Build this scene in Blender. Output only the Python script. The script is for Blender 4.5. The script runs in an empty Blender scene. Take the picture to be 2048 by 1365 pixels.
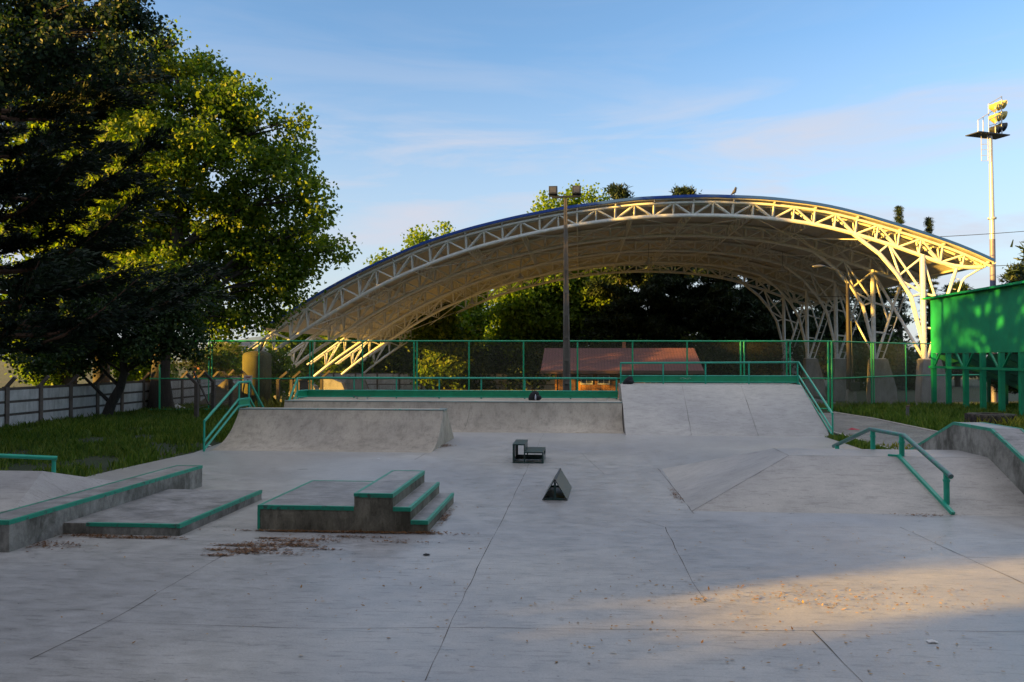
import bpy, math, random
import numpy as np
from mathutils import Vector

R = math.radians
rng = np.random.default_rng(7)
random.seed(7)
scene = bpy.context.scene
col = scene.collection

# ------------------------------------------------------------------ camera
F_PX, CAM_H, YAW, PITCH = 1600.0, 3.0, 4.858, 1.164
cam_d = bpy.data.cameras.new("camera")
cam_d.sensor_width = 36.0
cam_d.lens = 36.0 * F_PX / 2048.0
cam_d.clip_end = 4000.0
cam = bpy.data.objects.new("camera", cam_d)
col.objects.link(cam)
cam.location = (0, 0, CAM_H)
cam.rotation_euler = (R(90 + PITCH), 0, R(YAW))
scene.camera = cam

# ------------------------------------------------------------------ light
SUN_EL = 10.5
SUN_DIR = Vector((0.914 * math.cos(R(SUN_EL)), 0.405 * math.cos(R(SUN_EL)), -math.sin(R(SUN_EL))))  # way the light travels
sd = bpy.data.lights.new("sun", "SUN")
sd.energy = 5.0
sd.angle = R(0.53)
sd.color = (1.0, 0.56, 0.08)
so = bpy.data.objects.new("sun", sd)
so.rotation_euler = SUN_DIR.to_track_quat('-Z', 'Y').to_euler()
so.location = (-60, -30, 30)
col.objects.link(so)

world = bpy.data.worlds.new("World")
scene.world = world
world.use_nodes = True
wt = world.node_tree
wn, wl = wt.nodes, wt.links
bg = wn["Background"]
sky = wn.new("ShaderNodeTexSky")
sky.sky_type = 'NISHITA'
sky.sun_disc = False
sky.sun_elevation = R(SUN_EL)
sky.sun_rotation = R(180 + 66.1)
sky.altitude = 100
sky.air_density = 1.0
sky.dust_density = 0.6
sky.ozone_density = 2.2
tc = wn.new("ShaderNodeTexCoord")
mp = wn.new("ShaderNodeMapping")
mp.inputs['Scale'].default_value = (1.0, 1.6, 6.5)
mp.inputs['Rotation'].default_value = (0, R(7), 0)
wl.new(tc.outputs['Generated'], mp.inputs['Vector'])
nz = wn.new("ShaderNodeTexNoise")
nz.inputs['Scale'].default_value = 2.6
nz.inputs['Detail'].default_value = 9
nz.inputs['Roughness'].default_value = 0.58
nz.inputs['Distortion'].default_value = 0.5
wl.new(mp.outputs[0], nz.inputs['Vector'])
cr = wn.new("ShaderNodeValToRGB")
cr.color_ramp.elements[0].position = 0.455
cr.color_ramp.elements[0].color = (0, 0, 0, 1)
cr.color_ramp.elements[1].position = 0.65
cr.color_ramp.elements[1].color = (0.85, 0.85, 0.85, 1)
wl.new(nz.outputs['Fac'], cr.inputs['Fac'])
hs = wn.new("ShaderNodeHueSaturation")
hs.inputs['Saturation'].default_value = 1.02
wl.new(sky.outputs[0], hs.inputs['Color'])
mx = wn.new("ShaderNodeMix")
mx.data_type = 'RGBA'
mx.inputs['B'].default_value = (2.15, 2.2, 2.5, 1)
# pale band of thin high cloud towards the horizon; clouds thin out overhead
sz = wn.new("ShaderNodeSeparateXYZ")
wl.new(tc.outputs['Generated'], sz.inputs[0])
def wramp(stops):
    r_ = wn.new("ShaderNodeValToRGB")
    e_ = r_.color_ramp.elements
    e_[0].position, e_[0].color = stops[0][0], (stops[0][1],) * 3 + (1,)
    e_[1].position, e_[1].color = stops[-1][0], (stops[-1][1],) * 3 + (1,)
    for p_, v_ in stops[1:-1]:
        x_ = e_.new(p_)
        x_.color = (v_, v_, v_, 1)
    wl.new(sz.outputs['Z'], r_.inputs['Fac'])
    return r_.outputs[0]
cm = wn.new("ShaderNodeMath")
cm.operation = 'MULTIPLY'
wl.new(cr.outputs[0], cm.inputs[0])
wl.new(wramp([(0.02, .9), (0.25, 1.0), (0.31, .25), (0.4, .08)]), cm.inputs[1])
wl.new(cm.outputs[0], mx.inputs['Factor'])
hz = wn.new("ShaderNodeMix")
hz.data_type = 'RGBA'
wl.new(wramp([(0.0, .8), (0.12, .62), (0.24, .28), (0.36, .0)]), hz.inputs['Factor'])
tn = wn.new("ShaderNodeMix")
tn.data_type = 'RGBA'
tn.blend_type = 'MULTIPLY'
tn.inputs['Factor'].default_value = 1
wl.new(hs.outputs[0], tn.inputs['A'])
tn.inputs['B'].default_value = (0.84, 0.90, 0.96, 1)
wl.new(tn.outputs['Result'], hz.inputs['A'])
hz.inputs['B'].default_value = (2.0, 2.12, 2.4, 1)
# unseen bright cloud sheet overhead, added to fill the shaded ground
oc = wn.new("ShaderNodeMix")
oc.data_type = 'RGBA'
omx = wn.new("ShaderNodeMath")
omx.operation = 'MULTIPLY'
wl.new(wramp([(0.42, 0.0), (0.62, 1.0)]), omx.inputs[0])
n2_ = wn.new("ShaderNodeTexNoise")
n2_.inputs['Scale'].default_value = 1.6
n2_.inputs['Detail'].default_value = 7
wl.new(tc.outputs['Generated'], n2_.inputs['Vector'])
r2_ = wn.new("ShaderNodeValToRGB")
r2_.color_ramp.elements[0].position = .30
r2_.color_ramp.elements[0].color = (.45, .45, .45, 1)
r2_.color_ramp.elements[1].position = .62
r2_.color_ramp.elements[1].color = (1, 1, 1, 1)
wl.new(n2_.outputs['Fac'], r2_.inputs['Fac'])
wl.new(r2_.outputs[0], omx.inputs[1])
wl.new(omx.outputs[0], oc.inputs['Factor'])
wl.new(hz.outputs['Result'], oc.inputs['A'])
oc.inputs['B'].default_value = (3.3, 3.25, 3.5, 1)
wl.new(oc.outputs['Result'], mx.inputs['A'])
wl.new(mx.outputs['Result'], bg.inputs['Color'])
bg.inputs['Strength'].default_value = 0.072

scene.view_settings.view_transform = 'Standard'
scene.view_settings.look = 'None'
scene.view_settings.gamma = 1.0
scene.view_settings.use_curve_mapping = False
scene.view_settings.exposure = 2.15
scene.render.engine = 'CYCLES'
scene.cycles.max_bounces = 6
scene.cycles.diffuse_bounces = 3
scene.cycles.transmission_bounces = 4
scene.cycles.use_denoising = True

# ------------------------------------------------------------------ materials
def new_mat(name):
    m = bpy.data.materials.new(name)
    m.use_nodes = True
    return m, m.node_tree.nodes, m.node_tree.links, m.node_tree.nodes["Principled BSDF"]

def noise(n, l, scale, detail=6, rough=0.6, stretch=None, dist=0.0):
    t = n.new("ShaderNodeTexNoise")
    t.inputs['Scale'].default_value = scale
    t.inputs['Detail'].default_value = detail
    t.inputs['Roughness'].default_value = rough
    t.inputs['Distortion'].default_value = dist
    c = n.new("ShaderNodeTexCoord")
    if stretch:
        m = n.new("ShaderNodeMapping")
        m.inputs['Scale'].default_value = stretch
        l.new(c.outputs['Object'], m.inputs['Vector'])
        l.new(m.outputs[0], t.inputs['Vector'])
    else:
        l.new(c.outputs['Object'], t.inputs['Vector'])
    return t.outputs['Fac']

def ramp(n, l, src, stops):
    r = n.new("ShaderNodeValToRGB")
    e = r.color_ramp.elements
    e[0].position, e[0].color = stops[0][0], (*stops[0][1], 1)
    e[1].position, e[1].color = stops[-1][0], (*stops[-1][1], 1)
    for p, c in stops[1:-1]:
        x = e.new(p)
        x.color = (*c, 1)
    l.new(src, r.inputs['Fac'])
    return r.outputs[0]

def mul(n, l, a, b, mode='MULTIPLY', fac=1.0):
    m = n.new("ShaderNodeMix")
    m.data_type = 'RGBA'
    m.blend_type = mode
    if isinstance(fac, (int, float)):
        m.inputs['Factor'].default_value = fac
    else:
        l.new(fac, m.inputs['Factor'])
    for s, v in (('A', a), ('B', b)):
        if isinstance(v, tuple):
            m.inputs[s].default_value = (*v, 1)
        else:
            l.new(v, m.inputs[s])
    return m.outputs['Result']

def g3(v):
    return (v, v, v)

def bump(n, l, b, src, strength=0.3, dist=0.02):
    bp = n.new("ShaderNodeBump")
    bp.inputs['Strength'].default_value = strength
    bp.inputs['Distance'].default_value = dist
    l.new(src, bp.inputs['Height'])
    l.new(bp.outputs[0], b.inputs['Normal'])

def concrete(name, base, warm=None, stain=0.55, streak=None, moss_shade=0.0, fine=38, rough=0.82, spec=0.3, scuff=0.0):
    m, n, l, b = new_mat(name)
    warm = warm or tuple(c * 0.8 for c in base)
    big = noise(n, l, 0.35, 8, 0.62, dist=0.6)
    c = ramp(n, l, big, [(0.32, warm), (0.62, base)])
    med = noise(n, l, 2.3, 10, 0.7, stretch=streak, dist=0.25)
    c = mul(n, l, c, ramp(n, l, med, [(0.33, g3(stain)), (0.52, g3(0.93)), (0.75, g3(1.08))]))
    sp = noise(n, l, fine, 4, 0.8)
    c = mul(n, l, c, ramp(n, l, sp, [(0.3, g3(0.78)), (0.5, g3(1.0)), (0.75, g3(1.1))]))
    if scuff:
        st = noise(n, l, 5.0, 5, 0.6, stretch=(0.55, 3.2, 1.2) if scuff > 0 else (3.0, 1.0, 0.5))
        c = mul(n, l, c, ramp(n, l, st, [(0.37, g3(0.5)), (0.45, g3(1.0))]), fac=abs(scuff))
        sk = noise(n, l, 1.1, 12, 0.85, dist=1.6)
        c = mul(n, l, c, ramp(n, l, sk, [(0.488, g3(1.0)), (0.498, g3(0.5)), (0.508, g3(1.0))]), fac=abs(scuff) * .8)
        dt = noise(n, l, 16, 3, 0.6)
        c = mul(n, l, c, ramp(n, l, dt, [(0.26, g3(0.35)), (0.31, g3(1.0))]))
        pl_ = noise(n, l, 0.16, 2, 0.4)
        c = mul(n, l, c, ramp(n, l, pl_, [(0.40, (0.86, 0.87, 0.9)), (0.60, (1.08, 1.06, 1.02))]))
    if moss_shade:  # dark mottling; on block sides it also stands for shade
        ms = noise(n, l, 1.5, 10, 0.75, stretch=(1, 1, 0.6), dist=0.3)
        c = mul(n, l, c, (0.035, 0.032, 0.022), 'MIX', ramp(n, l, ms, [(0.42, g3(0)), (0.62, g3(moss_shade))]))
    l.new(c, b.inputs['Base Color'])
    l.new(ramp(n, l, med, [(0.3, g3(rough - .1)), (0.7, g3(rough + .08))]), b.inputs['Roughness'])
    b.inputs['Specular IOR Level'].default_value = spec
    bump(n, l, b, sp, 0.25, 0.01)
    return m

def painted(name, c, rough=0.45, worn=None, wear=0.62, metal=0.0):
    m, n, l, b = new_mat(name)
    a = noise(n, l, 3.0, 8, 0.7, dist=0.5)
    cc = ramp(n, l, a, [(0.3, tuple(x * 0.72 for x in c)), (0.7, c)])
    if worn:
        w = noise(n, l, 9.0, 9, 0.75)
        cc = mul(n, l, cc, worn, 'MIX', ramp(n, l, w, [(wear - 0.05, g3(0)), (wear + 0.06, g3(0.9))]))
    l.new(cc, b.inputs['Base Color'])
    b.inputs['Roughness'].default_value = rough
    b.inputs['Metallic'].default_value = metal
    return m

def leaf_mat(name, dark, mid, light, trans=0.35):
    m, n, l, b = new_mat(name)
    geo = n.new("ShaderNodeNewGeometry")
    cl = noise(n, l, 0.45, 3, 0.5)
    a = n.new("ShaderNodeMath")
    a.operation = 'MULTIPLY_ADD'
    a.inputs[1].default_value = 0.55
    l.new(geo.outputs['Random Per Island'], a.inputs[0])
    a2 = n.new("ShaderNodeMath")
    a2.operation = 'MULTIPLY'
    a2.inputs[1].default_value = 0.45
    l.new(cl, a2.inputs[0])
    l.new(a2.outputs[0], a.inputs[2])
    c = ramp(n, l, a.outputs[0], [(0.15, dark), (0.5, mid), (0.85, light)])
    l.new(c, b.inputs['Base Color'])
    b.inputs['Roughness'].default_value = 0.55
    b.inputs['Specular IOR Level'].default_value = 0.25
    tr = n.new("ShaderNodeBsdfTranslucent")
    l.new(mul(n, l, c, (1.35, 1.5, 0.4)), tr.inputs['Color'])
    ms = n.new("ShaderNodeMixShader")
    ms.inputs[0].default_value = trans
    l.new(b.outputs[0], ms.inputs[1])
    l.new(tr.outputs[0], ms.inputs[2])
    l.new(ms.outputs[0], n["Material Output"].inputs['Surface'])
    return m

M = {}
M['slab'] = concrete('slab_concrete', (0.415, 0.405, 0.39), (0.345, 0.335, 0.325), 0.76, (0.8, 1.5, 1), rough=0.36, spec=0.75, scuff=.5)
M['ramp'] = concrete('ramp_concrete', (0.52, 0.45, 0.36), (0.42, 0.36, 0.28), 0.66, (1, 1, 0.5), scuff=-.32)
M['bank'] = concrete('bank_concrete', (0.44, 0.415, 0.385), (0.36, 0.34, 0.315), 0.75, (0.7, 1.4, 1), rough=.5, spec=.5, scuff=.4)
M['block'] = concrete('block_concrete', (0.33, 0.30, 0.235), (0.22, 0.19, 0.135), 0.5, (1.3, 1.3, 0.7), 0.8, scuff=-.5)  # stained sides, darkened further: shade of upright faces put into the colour
M['ledge'] = concrete('ledge_concrete', (0.37, 0.355, 0.32), (0.26, 0.245, 0.215), 0.5, (1.3, 0.8, 0.7), 0.8)
M['float'] = concrete('light_top_concrete', (0.40, 0.385, 0.365), (0.29, 0.28, 0.27), 0.45, (0.8, 1.6, 1), 0.35, rough=.5, spec=.5, scuff=.6)  # lighter tops for blocks and ledges: skylight put into the colour
M['pedestal'] = concrete('pedestal_concrete', (0.33, 0.315, 0.29), (0.26, 0.24, 0.21), 0.6, (1, 1, 0.3))
M['panel'] = concrete('panel_concrete', (0.60, 0.59, 0.58), (0.47, 0.46, 0.43), 0.6, (2, 2, 0.3), 0.25)
M['wallpost'] = concrete('wall_post_concrete', (0.17, 0.135, 0.115), (0.11, 0.085, 0.07), 0.6)
M['darkpost'] = concrete('old_post_concrete', (0.12, 0.10, 0.085), (0.07, 0.055, 0.045), 0.6)
M['tank'] = concrete('tank_render', (0.15, 0.14, 0.065), (0.095, 0.09, 0.045), 0.6, (2, 2, 0.5), 0.4)
M['edge'] = painted('green_steel_edge', (0.012, 0.30, 0.19), 0.45, (0.05, 0.055, 0.055), 0.575)
M['coping'] = painted('coping_steel', (0.30, 0.36, 0.34), 0.35, (0.03, 0.30, 0.2), 0.6, 0.4)
M['rail'] = painted('turquoise_rail_paint', (0.015, 0.36, 0.235), 0.35, (0.02, 0.2, 0.14), 0.74)
M['grind'] = painted('worn_grind_rail', (0.02, 0.22, 0.15), 0.3, (0.12, 0.14, 0.17), 0.5, 0.3)
M['guard'] = painted('green_guard_paint', (0.006, 0.27, 0.12), 0.45)
M['fence'] = painted('green_fence_paint', (0.010, 0.38, 0.17), 0.4, (0.02, 0.15, 0.08), 0.74)
M['wire'] = painted('dull_chain_link', (0.095, 0.095, 0.05), 0.5)
M['white'] = painted('white_steel_paint', (0.80, 0.78, 0.72), 0.4, (0.5, 0.43, 0.33), 0.72)
M['underside'] = painted('roof_underside', (0.58, 0.53, 0.46), 0.6)
M['blue'] = painted('blue_roof_sheet', (0.006, 0.055, 0.30), 0.65)
M['darkmetal'] = painted('dark_steel', (0.03, 0.034, 0.036), 0.4, (0.09, 0.06, 0.045), 0.66)
M['boxsteel'] = painted('dark_green_steel', (0.022, 0.055, 0.05), 0.32, (0.10, 0.075, 0.07), 0.58)
M['black'] = painted('black_fabric', (0.012, 0.012, 0.016), 0.85)
M['blackwood'] = painted('dark_board', (0.016, 0.015, 0.015), 0.6)
M['bleach'] = painted('bleacher_green', (0.004, 0.27, 0.12), 0.45)
M['bleachdark'] = painted('bleacher_beam_green', (0.006, 0.12, 0.055), 0.6)
M['galv'] = painted('galvanised_steel', (0.55, 0.53, 0.5), 0.35, (0.4, 0.36, 0.3), 0.65, 0.3)
M['violet'] = painted('dull_grey_paint', (0.16, 0.15, 0.24), 0.5)
M['lampglass'] = painted('lamp_glass', (0.07, 0.07, 0.075), 0.15)
M['sunlit_lamp'] = painted('sunlit_lamp_yellow', (0.5, 0.42, 0.12), 0.3)  # warm sunlight put into the colour of the upper mast lamps
M['rubber'] = painted('old_tyre_rubber', (0.03, 0.022, 0.02), 0.8, (0.09, 0.055, 0.03), 0.56)
M['red'] = painted('red_cloth', (0.42, 0.03, 0.06), 0.8)
M['paper'] = painted('white_paper', (0.75, 0.75, 0.74), 0.7)
M['signwhite'] = painted('sign_white', (0.7, 0.68, 0.66), 0.5)
M['signgreen'] = painted('sign_green', (0.02, 0.2, 0.06), 0.5)
M['signred'] = painted('sign_red', (0.5, 0.06, 0.05), 0.5)
M['bottle'] = painted('clear_plastic', (0.5, 0.52, 0.58), 0.1)
M['court'] = concrete('court_concrete', (0.36, 0.36, 0.36), (0.29, 0.29, 0.29), 0.7)
M['dirt'] = concrete('dirt_heap', (0.14, 0.12, 0.095), (0.09, 0.075, 0.06), 0.6)
M['joint'] = painted('joint_dirt', (0.10, 0.085, 0.07), 0.9)
M['deadleaf'] = leaf_mat('dead_leaf', (0.07, 0.03, 0.015), (0.15, 0.07, 0.03), (0.29, 0.15, 0.05), 0.1)
M['litterleaf'] = leaf_mat('pale_litter', (0.22, 0.12, 0.05), (0.34, 0.2, 0.09), (0.5, 0.36, 0.2), 0.1)
M['bird'] = painted('bird_plumage', (0.05, 0.045, 0.045), 0.7)
M['kerb'] = concrete('kerb_concrete', (0.46, 0.42, 0.37), (0.36, 0.33, 0.29), 0.7)

def bark(name, c):
    m, n, l, b = new_mat(name)
    a = noise(n, l, 6, 8, 0.7, stretch=(2, 2, 0.35), dist=0.5)
    l.new(ramp(n, l, a, [(0.3, tuple(x * 0.4 for x in c)), (0.7, c)]), b.inputs['Base Color'])
    b.inputs['Roughness'].default_value = 0.9
    bump(n, l, b, a, 0.8, 0.04)
    return m
M['bark'] = bark('bark', (0.05, 0.04, 0.032))
M['bark_red'] = bark('cypress_bark', (0.16, 0.08, 0.045))

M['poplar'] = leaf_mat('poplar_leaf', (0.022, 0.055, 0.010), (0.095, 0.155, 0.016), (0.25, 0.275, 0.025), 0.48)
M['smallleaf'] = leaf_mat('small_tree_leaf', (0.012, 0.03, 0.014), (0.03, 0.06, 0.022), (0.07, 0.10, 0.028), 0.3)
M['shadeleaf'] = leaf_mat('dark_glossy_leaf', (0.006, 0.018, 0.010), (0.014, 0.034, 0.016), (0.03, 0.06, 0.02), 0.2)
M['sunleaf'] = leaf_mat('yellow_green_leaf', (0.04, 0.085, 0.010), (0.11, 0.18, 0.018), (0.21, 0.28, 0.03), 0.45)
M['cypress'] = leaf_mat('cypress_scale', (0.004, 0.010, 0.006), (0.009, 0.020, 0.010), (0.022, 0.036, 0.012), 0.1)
M['pine'] = leaf_mat('pine_needle', (0.008, 0.018, 0.01), (0.016, 0.032, 0.014), (0.04, 0.06, 0.018), 0.15)
M['grass'] = leaf_mat('grass_blade', (0.038, 0.08, 0.012), (0.09, 0.15, 0.02), (0.20, 0.22, 0.045), 0.3)
M['drygrass'] = leaf_mat('yellow_flowering_grass', (0.10, 0.11, 0.02), (0.22, 0.2, 0.03), (0.4, 0.33, 0.05), 0.3)

def ground_mat():
    m, n, l, b = new_mat('lawn_soil')
    a = noise(n, l, 0.35, 8, 0.65, dist=0.7)
    c = ramp(n, l, a, [(0.40, (0.022, 0.036, 0.010)), (0.56, (0.032, 0.048, 0.014)), (0.66, (0.055, 0.042, 0.03))])
    f = noise(n, l, 14, 6, 0.8)
    c = mul(n, l, c, ramp(n, l, f, [(0.3, g3(0.5)), (0.7, g3(1.3))]))
    l.new(c, b.inputs['Base Color'])
    b.inputs['Roughness'].default_value = 0.95
    bump(n, l, b, f, 0.6, 0.06)
    return m
M['ground'] = ground_mat()

def gravel_mat():
    m, n, l, b = new_mat('gravel')
    v = n.new("ShaderNodeTexVoronoi")
    v.inputs['Scale'].default_value = 22
    c0 = n.new("ShaderNodeTexCoord")
    l.new(c0.outputs['Object'], v.inputs['Vector'])
    c = ramp(n, l, v.outputs['Color'], [(0.1, (0.12, 0.115, 0.11)), (0.9, (0.27, 0.255, 0.24))])
    a = noise(n, l, 0.8, 7, 0.65)
    c = mul(n, l, c, ramp(n, l, a, [(0.35, g3(0.7)), (0.65, g3(1.1))]))
    l.new(c, b.inputs['Base Color'])
    b.inputs['Roughness'].default_value = 0.95
    bump(n, l, b, v.outputs['Distance'], 0.6, 0.02)
    return m
M['gravel'] = gravel_mat()

def stripes_mat(name, c, gap, axis, freq, duty=0.9):
    m, n, l, b = new_mat(name)
    co = n.new("ShaderNodeTexCoord")
    sx = n.new("ShaderNodeSeparateXYZ")
    l.new(co.outputs['Object'], sx.inputs[0])
    f = n.new("ShaderNodeMath")
    f.operation = 'MULTIPLY'
    f.inputs[1].default_value = freq
    l.new(sx.outputs[axis], f.inputs[0])
    fr = n.new("ShaderNodeMath")
    fr.operation = 'FRACT'
    l.new(f.outputs[0], fr.inputs[0])
    a = noise(n, l, 1.6, 8, 0.7)
    base = ramp(n, l, a, [(0.3, tuple(x * 0.7 for x in c)), (0.7, c)])
    k = ramp(n, l, fr.outputs[0], [(duty, g3(0)), (duty + 0.04, g3(1))])
    cc = mul(n, l, base, gap, 'MIX', k)
    l.new(cc, b.inputs['Base Color'])
    b.inputs['Roughness'].default_value = 0.6
    bump(n, l, b, fr.outputs[0], 0.35, 0.03)
    return m
M['redroof'] = stripes_mat('red_corrugated_roof', (0.15, 0.058, 0.052), (0.085, 0.033, 0.03), 0, 5.0, 0.7)
M['boards'] = stripes_mat('ochre_boards', (0.40, 0.17, 0.03), (0.17, 0.07, 0.015), 0, 3.2, 0.86)
M['brownwood'] = painted('brown_wood', (0.11, 0.055, 0.035), 0.6)
M['bpanel'] = stripes_mat('bleacher_cladding', (0.004, 0.27, 0.115), (0.003, 0.16, 0.07), 1, 1.05, 0.97)
M['utility'] = concrete('utility_pole_concrete', (0.17, 0.15, 0.125), (0.10, 0.085, 0.07), 0.55, (2, 2, 0.25))
M['lamppost'] = painted('brown_pole', (0.024, 0.018, 0.016), 0.7, (0.06, 0.045, 0.035), 0.6)
M['brick'] = painted('orange_brick', (0.38, 0.13, 0.05), 0.8)
M['greyroof'] = painted('grey_roof', (0.25, 0.24, 0.24), 0.8)
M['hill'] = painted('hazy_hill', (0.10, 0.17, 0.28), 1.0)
M['stake'] = painted('weathered_stake', (0.12, 0.10, 0.11), 0.8)
M['glass'] = painted('window_glass', (0.10, 0.11, 0.12), 0.08)

# ------------------------------------------------------------------ mesh builder
class MB:
    def __init__(s):
        s.v, s.f, s.sm = [], [], []
    def add(s, vs, fs, smooth=False):
        k = len(s.v)
        s.v += [tuple(p) for p in vs]
        s.f += [tuple(i + k for i in f) for f in fs]
        s.sm += [smooth] * len(fs)
        return s
    def box(s, x0, x1, y0, y1, z0, z1):
        return s.add([(x0, y0, z0), (x1, y0, z0), (x1, y1, z0), (x0, y1, z0), (x0, y0, z1), (x1, y0, z1), (x1, y1, z1), (x0, y1, z1)],
                     [(3, 2, 1, 0), (4, 5, 6, 7), (0, 1, 5, 4), (1, 2, 6, 5), (2, 3, 7, 6), (3, 0, 4, 7)])
    def bar(s, a, b, w, h, up=(0, 0, 1)):
        a, b = Vector(a), Vector(b)
        d = (b - a).normalized()
        u = Vector(up)
        if abs(d.dot(u)) > 0.97:
            u = Vector((0, 1, 0))
        x = d.cross(u).normalized() * (w / 2)
        y = x.cross(d).normalized() * (h / 2)
        vs = [a - x - y, a + x - y, a + x + y, a - x + y, b - x - y, b + x - y, b + x + y, b - x + y]
        return s.add(vs, [(0, 1, 2, 3), (7, 6, 5, 4), (1, 0, 4, 5), (2, 1, 5, 6), (3, 2, 6, 7), (0, 3, 7, 4)])
    def tube(s, pts, r, n=8, cap=True):
        pts = [Vector(p) for p in pts]
        rs = r if isinstance(r, (list, tuple)) else [r] * len(pts)
        rings = []
        for i, p in enumerate(pts):
            if i == 0:
                d = pts[1] - p
            elif i == len(pts) - 1:
                d = p - pts[i - 1]
            else:
                d = (pts[i + 1] - p).normalized() + (p - pts[i - 1]).normalized()
            d.normalize()
            u = Vector((0, 0, 1)) if abs(d.z) < 0.9 else Vector((0, 1, 0))
            x = d.cross(u).normalized()
            y = x.cross(d).normalized()
            rings.append([p + (x * math.cos(2 * math.pi * k / n) + y * math.sin(2 * math.pi * k / n)) * rs[i] for k in range(n)])
        vs = [q for rg in rings for q in rg]
        fs = []
        for i in range(len(rings) - 1):
            for k in range(n):
                a, b = i * n + k, i * n + (k + 1) % n
                fs.append((a, b, b + n, a + n))
        s.add(vs, fs, n > 5)
        if cap:
            s.add(rings[0], [tuple(range(n - 1, -1, -1))])
            s.add(rings[-1], [tuple(range(n))])
        return s
    def prism(s, poly, axis, a, b):
        """poly: 2-D outline; axis 'x': poly=(y,z); 'y': poly=(x,z); 'z': poly=(x,y)"""
        def P(p, t):
            return {'x': (t, p[0], p[1]), 'y': (p[0], t, p[1]), 'z': (p[0], p[1], t)}[axis]
        n = len(poly)
        vs = [P(p, a) for p in poly] + [P(p, b) for p in poly]
        fs = [tuple(range(n - 1, -1, -1)), tuple(range(n, 2 * n))]
        fs += [(i, (i + 1) % n, (i + 1) % n + n, i + n) for i in range(n)]
        return s.add(vs, fs)
    def lathe(s, prof, c, n=24, smooth=True):
        vs, fs = [], []
        for r, z in prof:
            for k in range(n):
                t = 2 * math.pi * k / n
                vs.append((c[0] + r * math.cos(t), c[1] + r * math.sin(t), c[2] + z))
        for i in range(len(prof) - 1):
            for k in range(n):
                a, b = i * n + k, i * n + (k + 1) % n
                fs.append((a, b, b + n, a + n))
        return s.add(vs, fs, smooth)
    def sphere(s, c, r, n=10, m=7):
        rr = r if isinstance(r, (tuple, list)) else (r, r, r)
        vs, fs = [], []
        for i in range(m + 1):
            p = math.pi * i / m
            for k in range(n):
                t = 2 * math.pi * k / n
                vs.append((c[0] + rr[0] * math.sin(p) * math.cos(t), c[1] + rr[1] * math.sin(p) * math.sin(t), c[2] - rr[2] * math.cos(p)))
        for i in range(m):
            for k in range(n):
                a, b = i * n + k, i * n + (k + 1) % n
                fs.append((a, b, b + n, a + n))
        return s.add(vs, fs, True)
    def build(s, name, mat, parent=None, bevel=0.0, fix=True, top=None):
        me = bpy.data.meshes.new(name)
        off = world_loc(parent) if parent else Vector((0, 0, 0))
        me.from_pydata([(p[0] - off.x, p[1] - off.y, p[2] - off.z) for p in s.v], [], s.f)
        me.polygons.foreach_set('use_smooth', s.sm)
        if fix:
            import bmesh
            bm = bmesh.new()
            bm.from_mesh(me)
            bmesh.ops.recalc_face_normals(bm, faces=bm.faces)
            bm.to_mesh(me)
            bm.free()
        me.materials.append(M[mat])
        if top:  # upward faces get the lighter concrete, painting in light from above
            me.materials.append(M[top])
            for pg in me.polygons:
                if pg.normal.z > .6:
                    pg.material_index = 1
        o = bpy.data.objects.new(name, me)
        col.objects.link(o)
        if parent:
            o.parent = parent
        if bevel:
            b = o.modifiers.new('bevel', 'BEVEL')
            b.width = bevel
            b.segments = 2
            b.limit_method = 'ANGLE'
        return o

def world_loc(o):
    v = Vector((0, 0, 0))
    while o is not None:
        v += Vector(o.location)
        o = o.parent
    return v

def thing(name, label, cat, loc=(0, 0, 0), group=None):
    o = bpy.data.objects.new(name, None)
    o.empty_display_size = 0.2
    col.objects.link(o)
    o.location = loc
    return tag(o, label, cat, group)

def tag(o, label, cat, group=None):
    o['label'] = label
    o['category'] = cat
    if group:
        o['group'] = group
    return o

def struct(o, kind='structure'):
    o['kind'] = kind
    return o

def shift(o, dx, dy, dz=0.0):
    o.location = (o.location[0] + dx, o.location[1] + dy, o.location[2] + dz)
    return o

# measured image point -> point on the ground (or on the level Z)
_y, _p = R(YAW), R(PITCH)
FW = Vector((-math.sin(_y) * math.cos(_p), math.cos(_y) * math.cos(_p), math.sin(_p)))
RT = Vector((math.cos(_y), math.sin(_y), 0))
UP = RT.cross(FW)
def G(px, py, Z=0.0):
    d = FW + RT * ((px - 1024) / F_PX) - UP * ((py - 682.5) / F_PX)
    t = (Z - CAM_H) / d.z
    return Vector((d.x * t, d.y * t, Z))

# ------------------------------------------------------------------ ground
def gz(x, y):
    t = min(1.0, max(0.0, (y - 50.0) / 8.0))
    return -1.1 * t * t * (3 - 2 * t)

def make_ground():
    xs = [-900, -300, -120] + list(np.linspace(-60, 60, 61)) + [120, 300, 900]
    ys = [-300, -100] + list(np.linspace(-40, 120, 81)) + [200, 400, 1500]
    vs, fs = [], []
    for y in ys:
        for x in xs:
            z = gz(x, y) - 0.03
            if 12 < y < 50 and (x < -12.6 or x > 15):
                z += 0.05 * math.sin(x * 1.3 + y * 0.7) * math.sin(y * 0.9 - x * 0.4)
            vs.append((x, y, z))
    nx = len(xs)
    for j in range(len(ys) - 1):
        for i in range(nx - 1):
            a = j * nx + i
            fs.append((a, a + 1, a + nx + 1, a + nx))
    m = MB()
    m.add(vs, fs, True)
    struct(m.build('ground', 'ground', fix=False))
make_ground()

slab = MB()
slab.prism([(-22, -12), (26, -12), (26, 13.5), (10.6, 15.2), (10.4, 22.6), (9.15, 24.2), (9.25, 37.2), (-13.0, 37.2), (-13.0, 30), (-12.1, 24.3), (-12.35, 20.5), (-12.4, 17.6), (-22, 17.0)], 'z', -0.25, 0.0)
slab_o = struct(slab.build('pavement', 'slab'))

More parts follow.
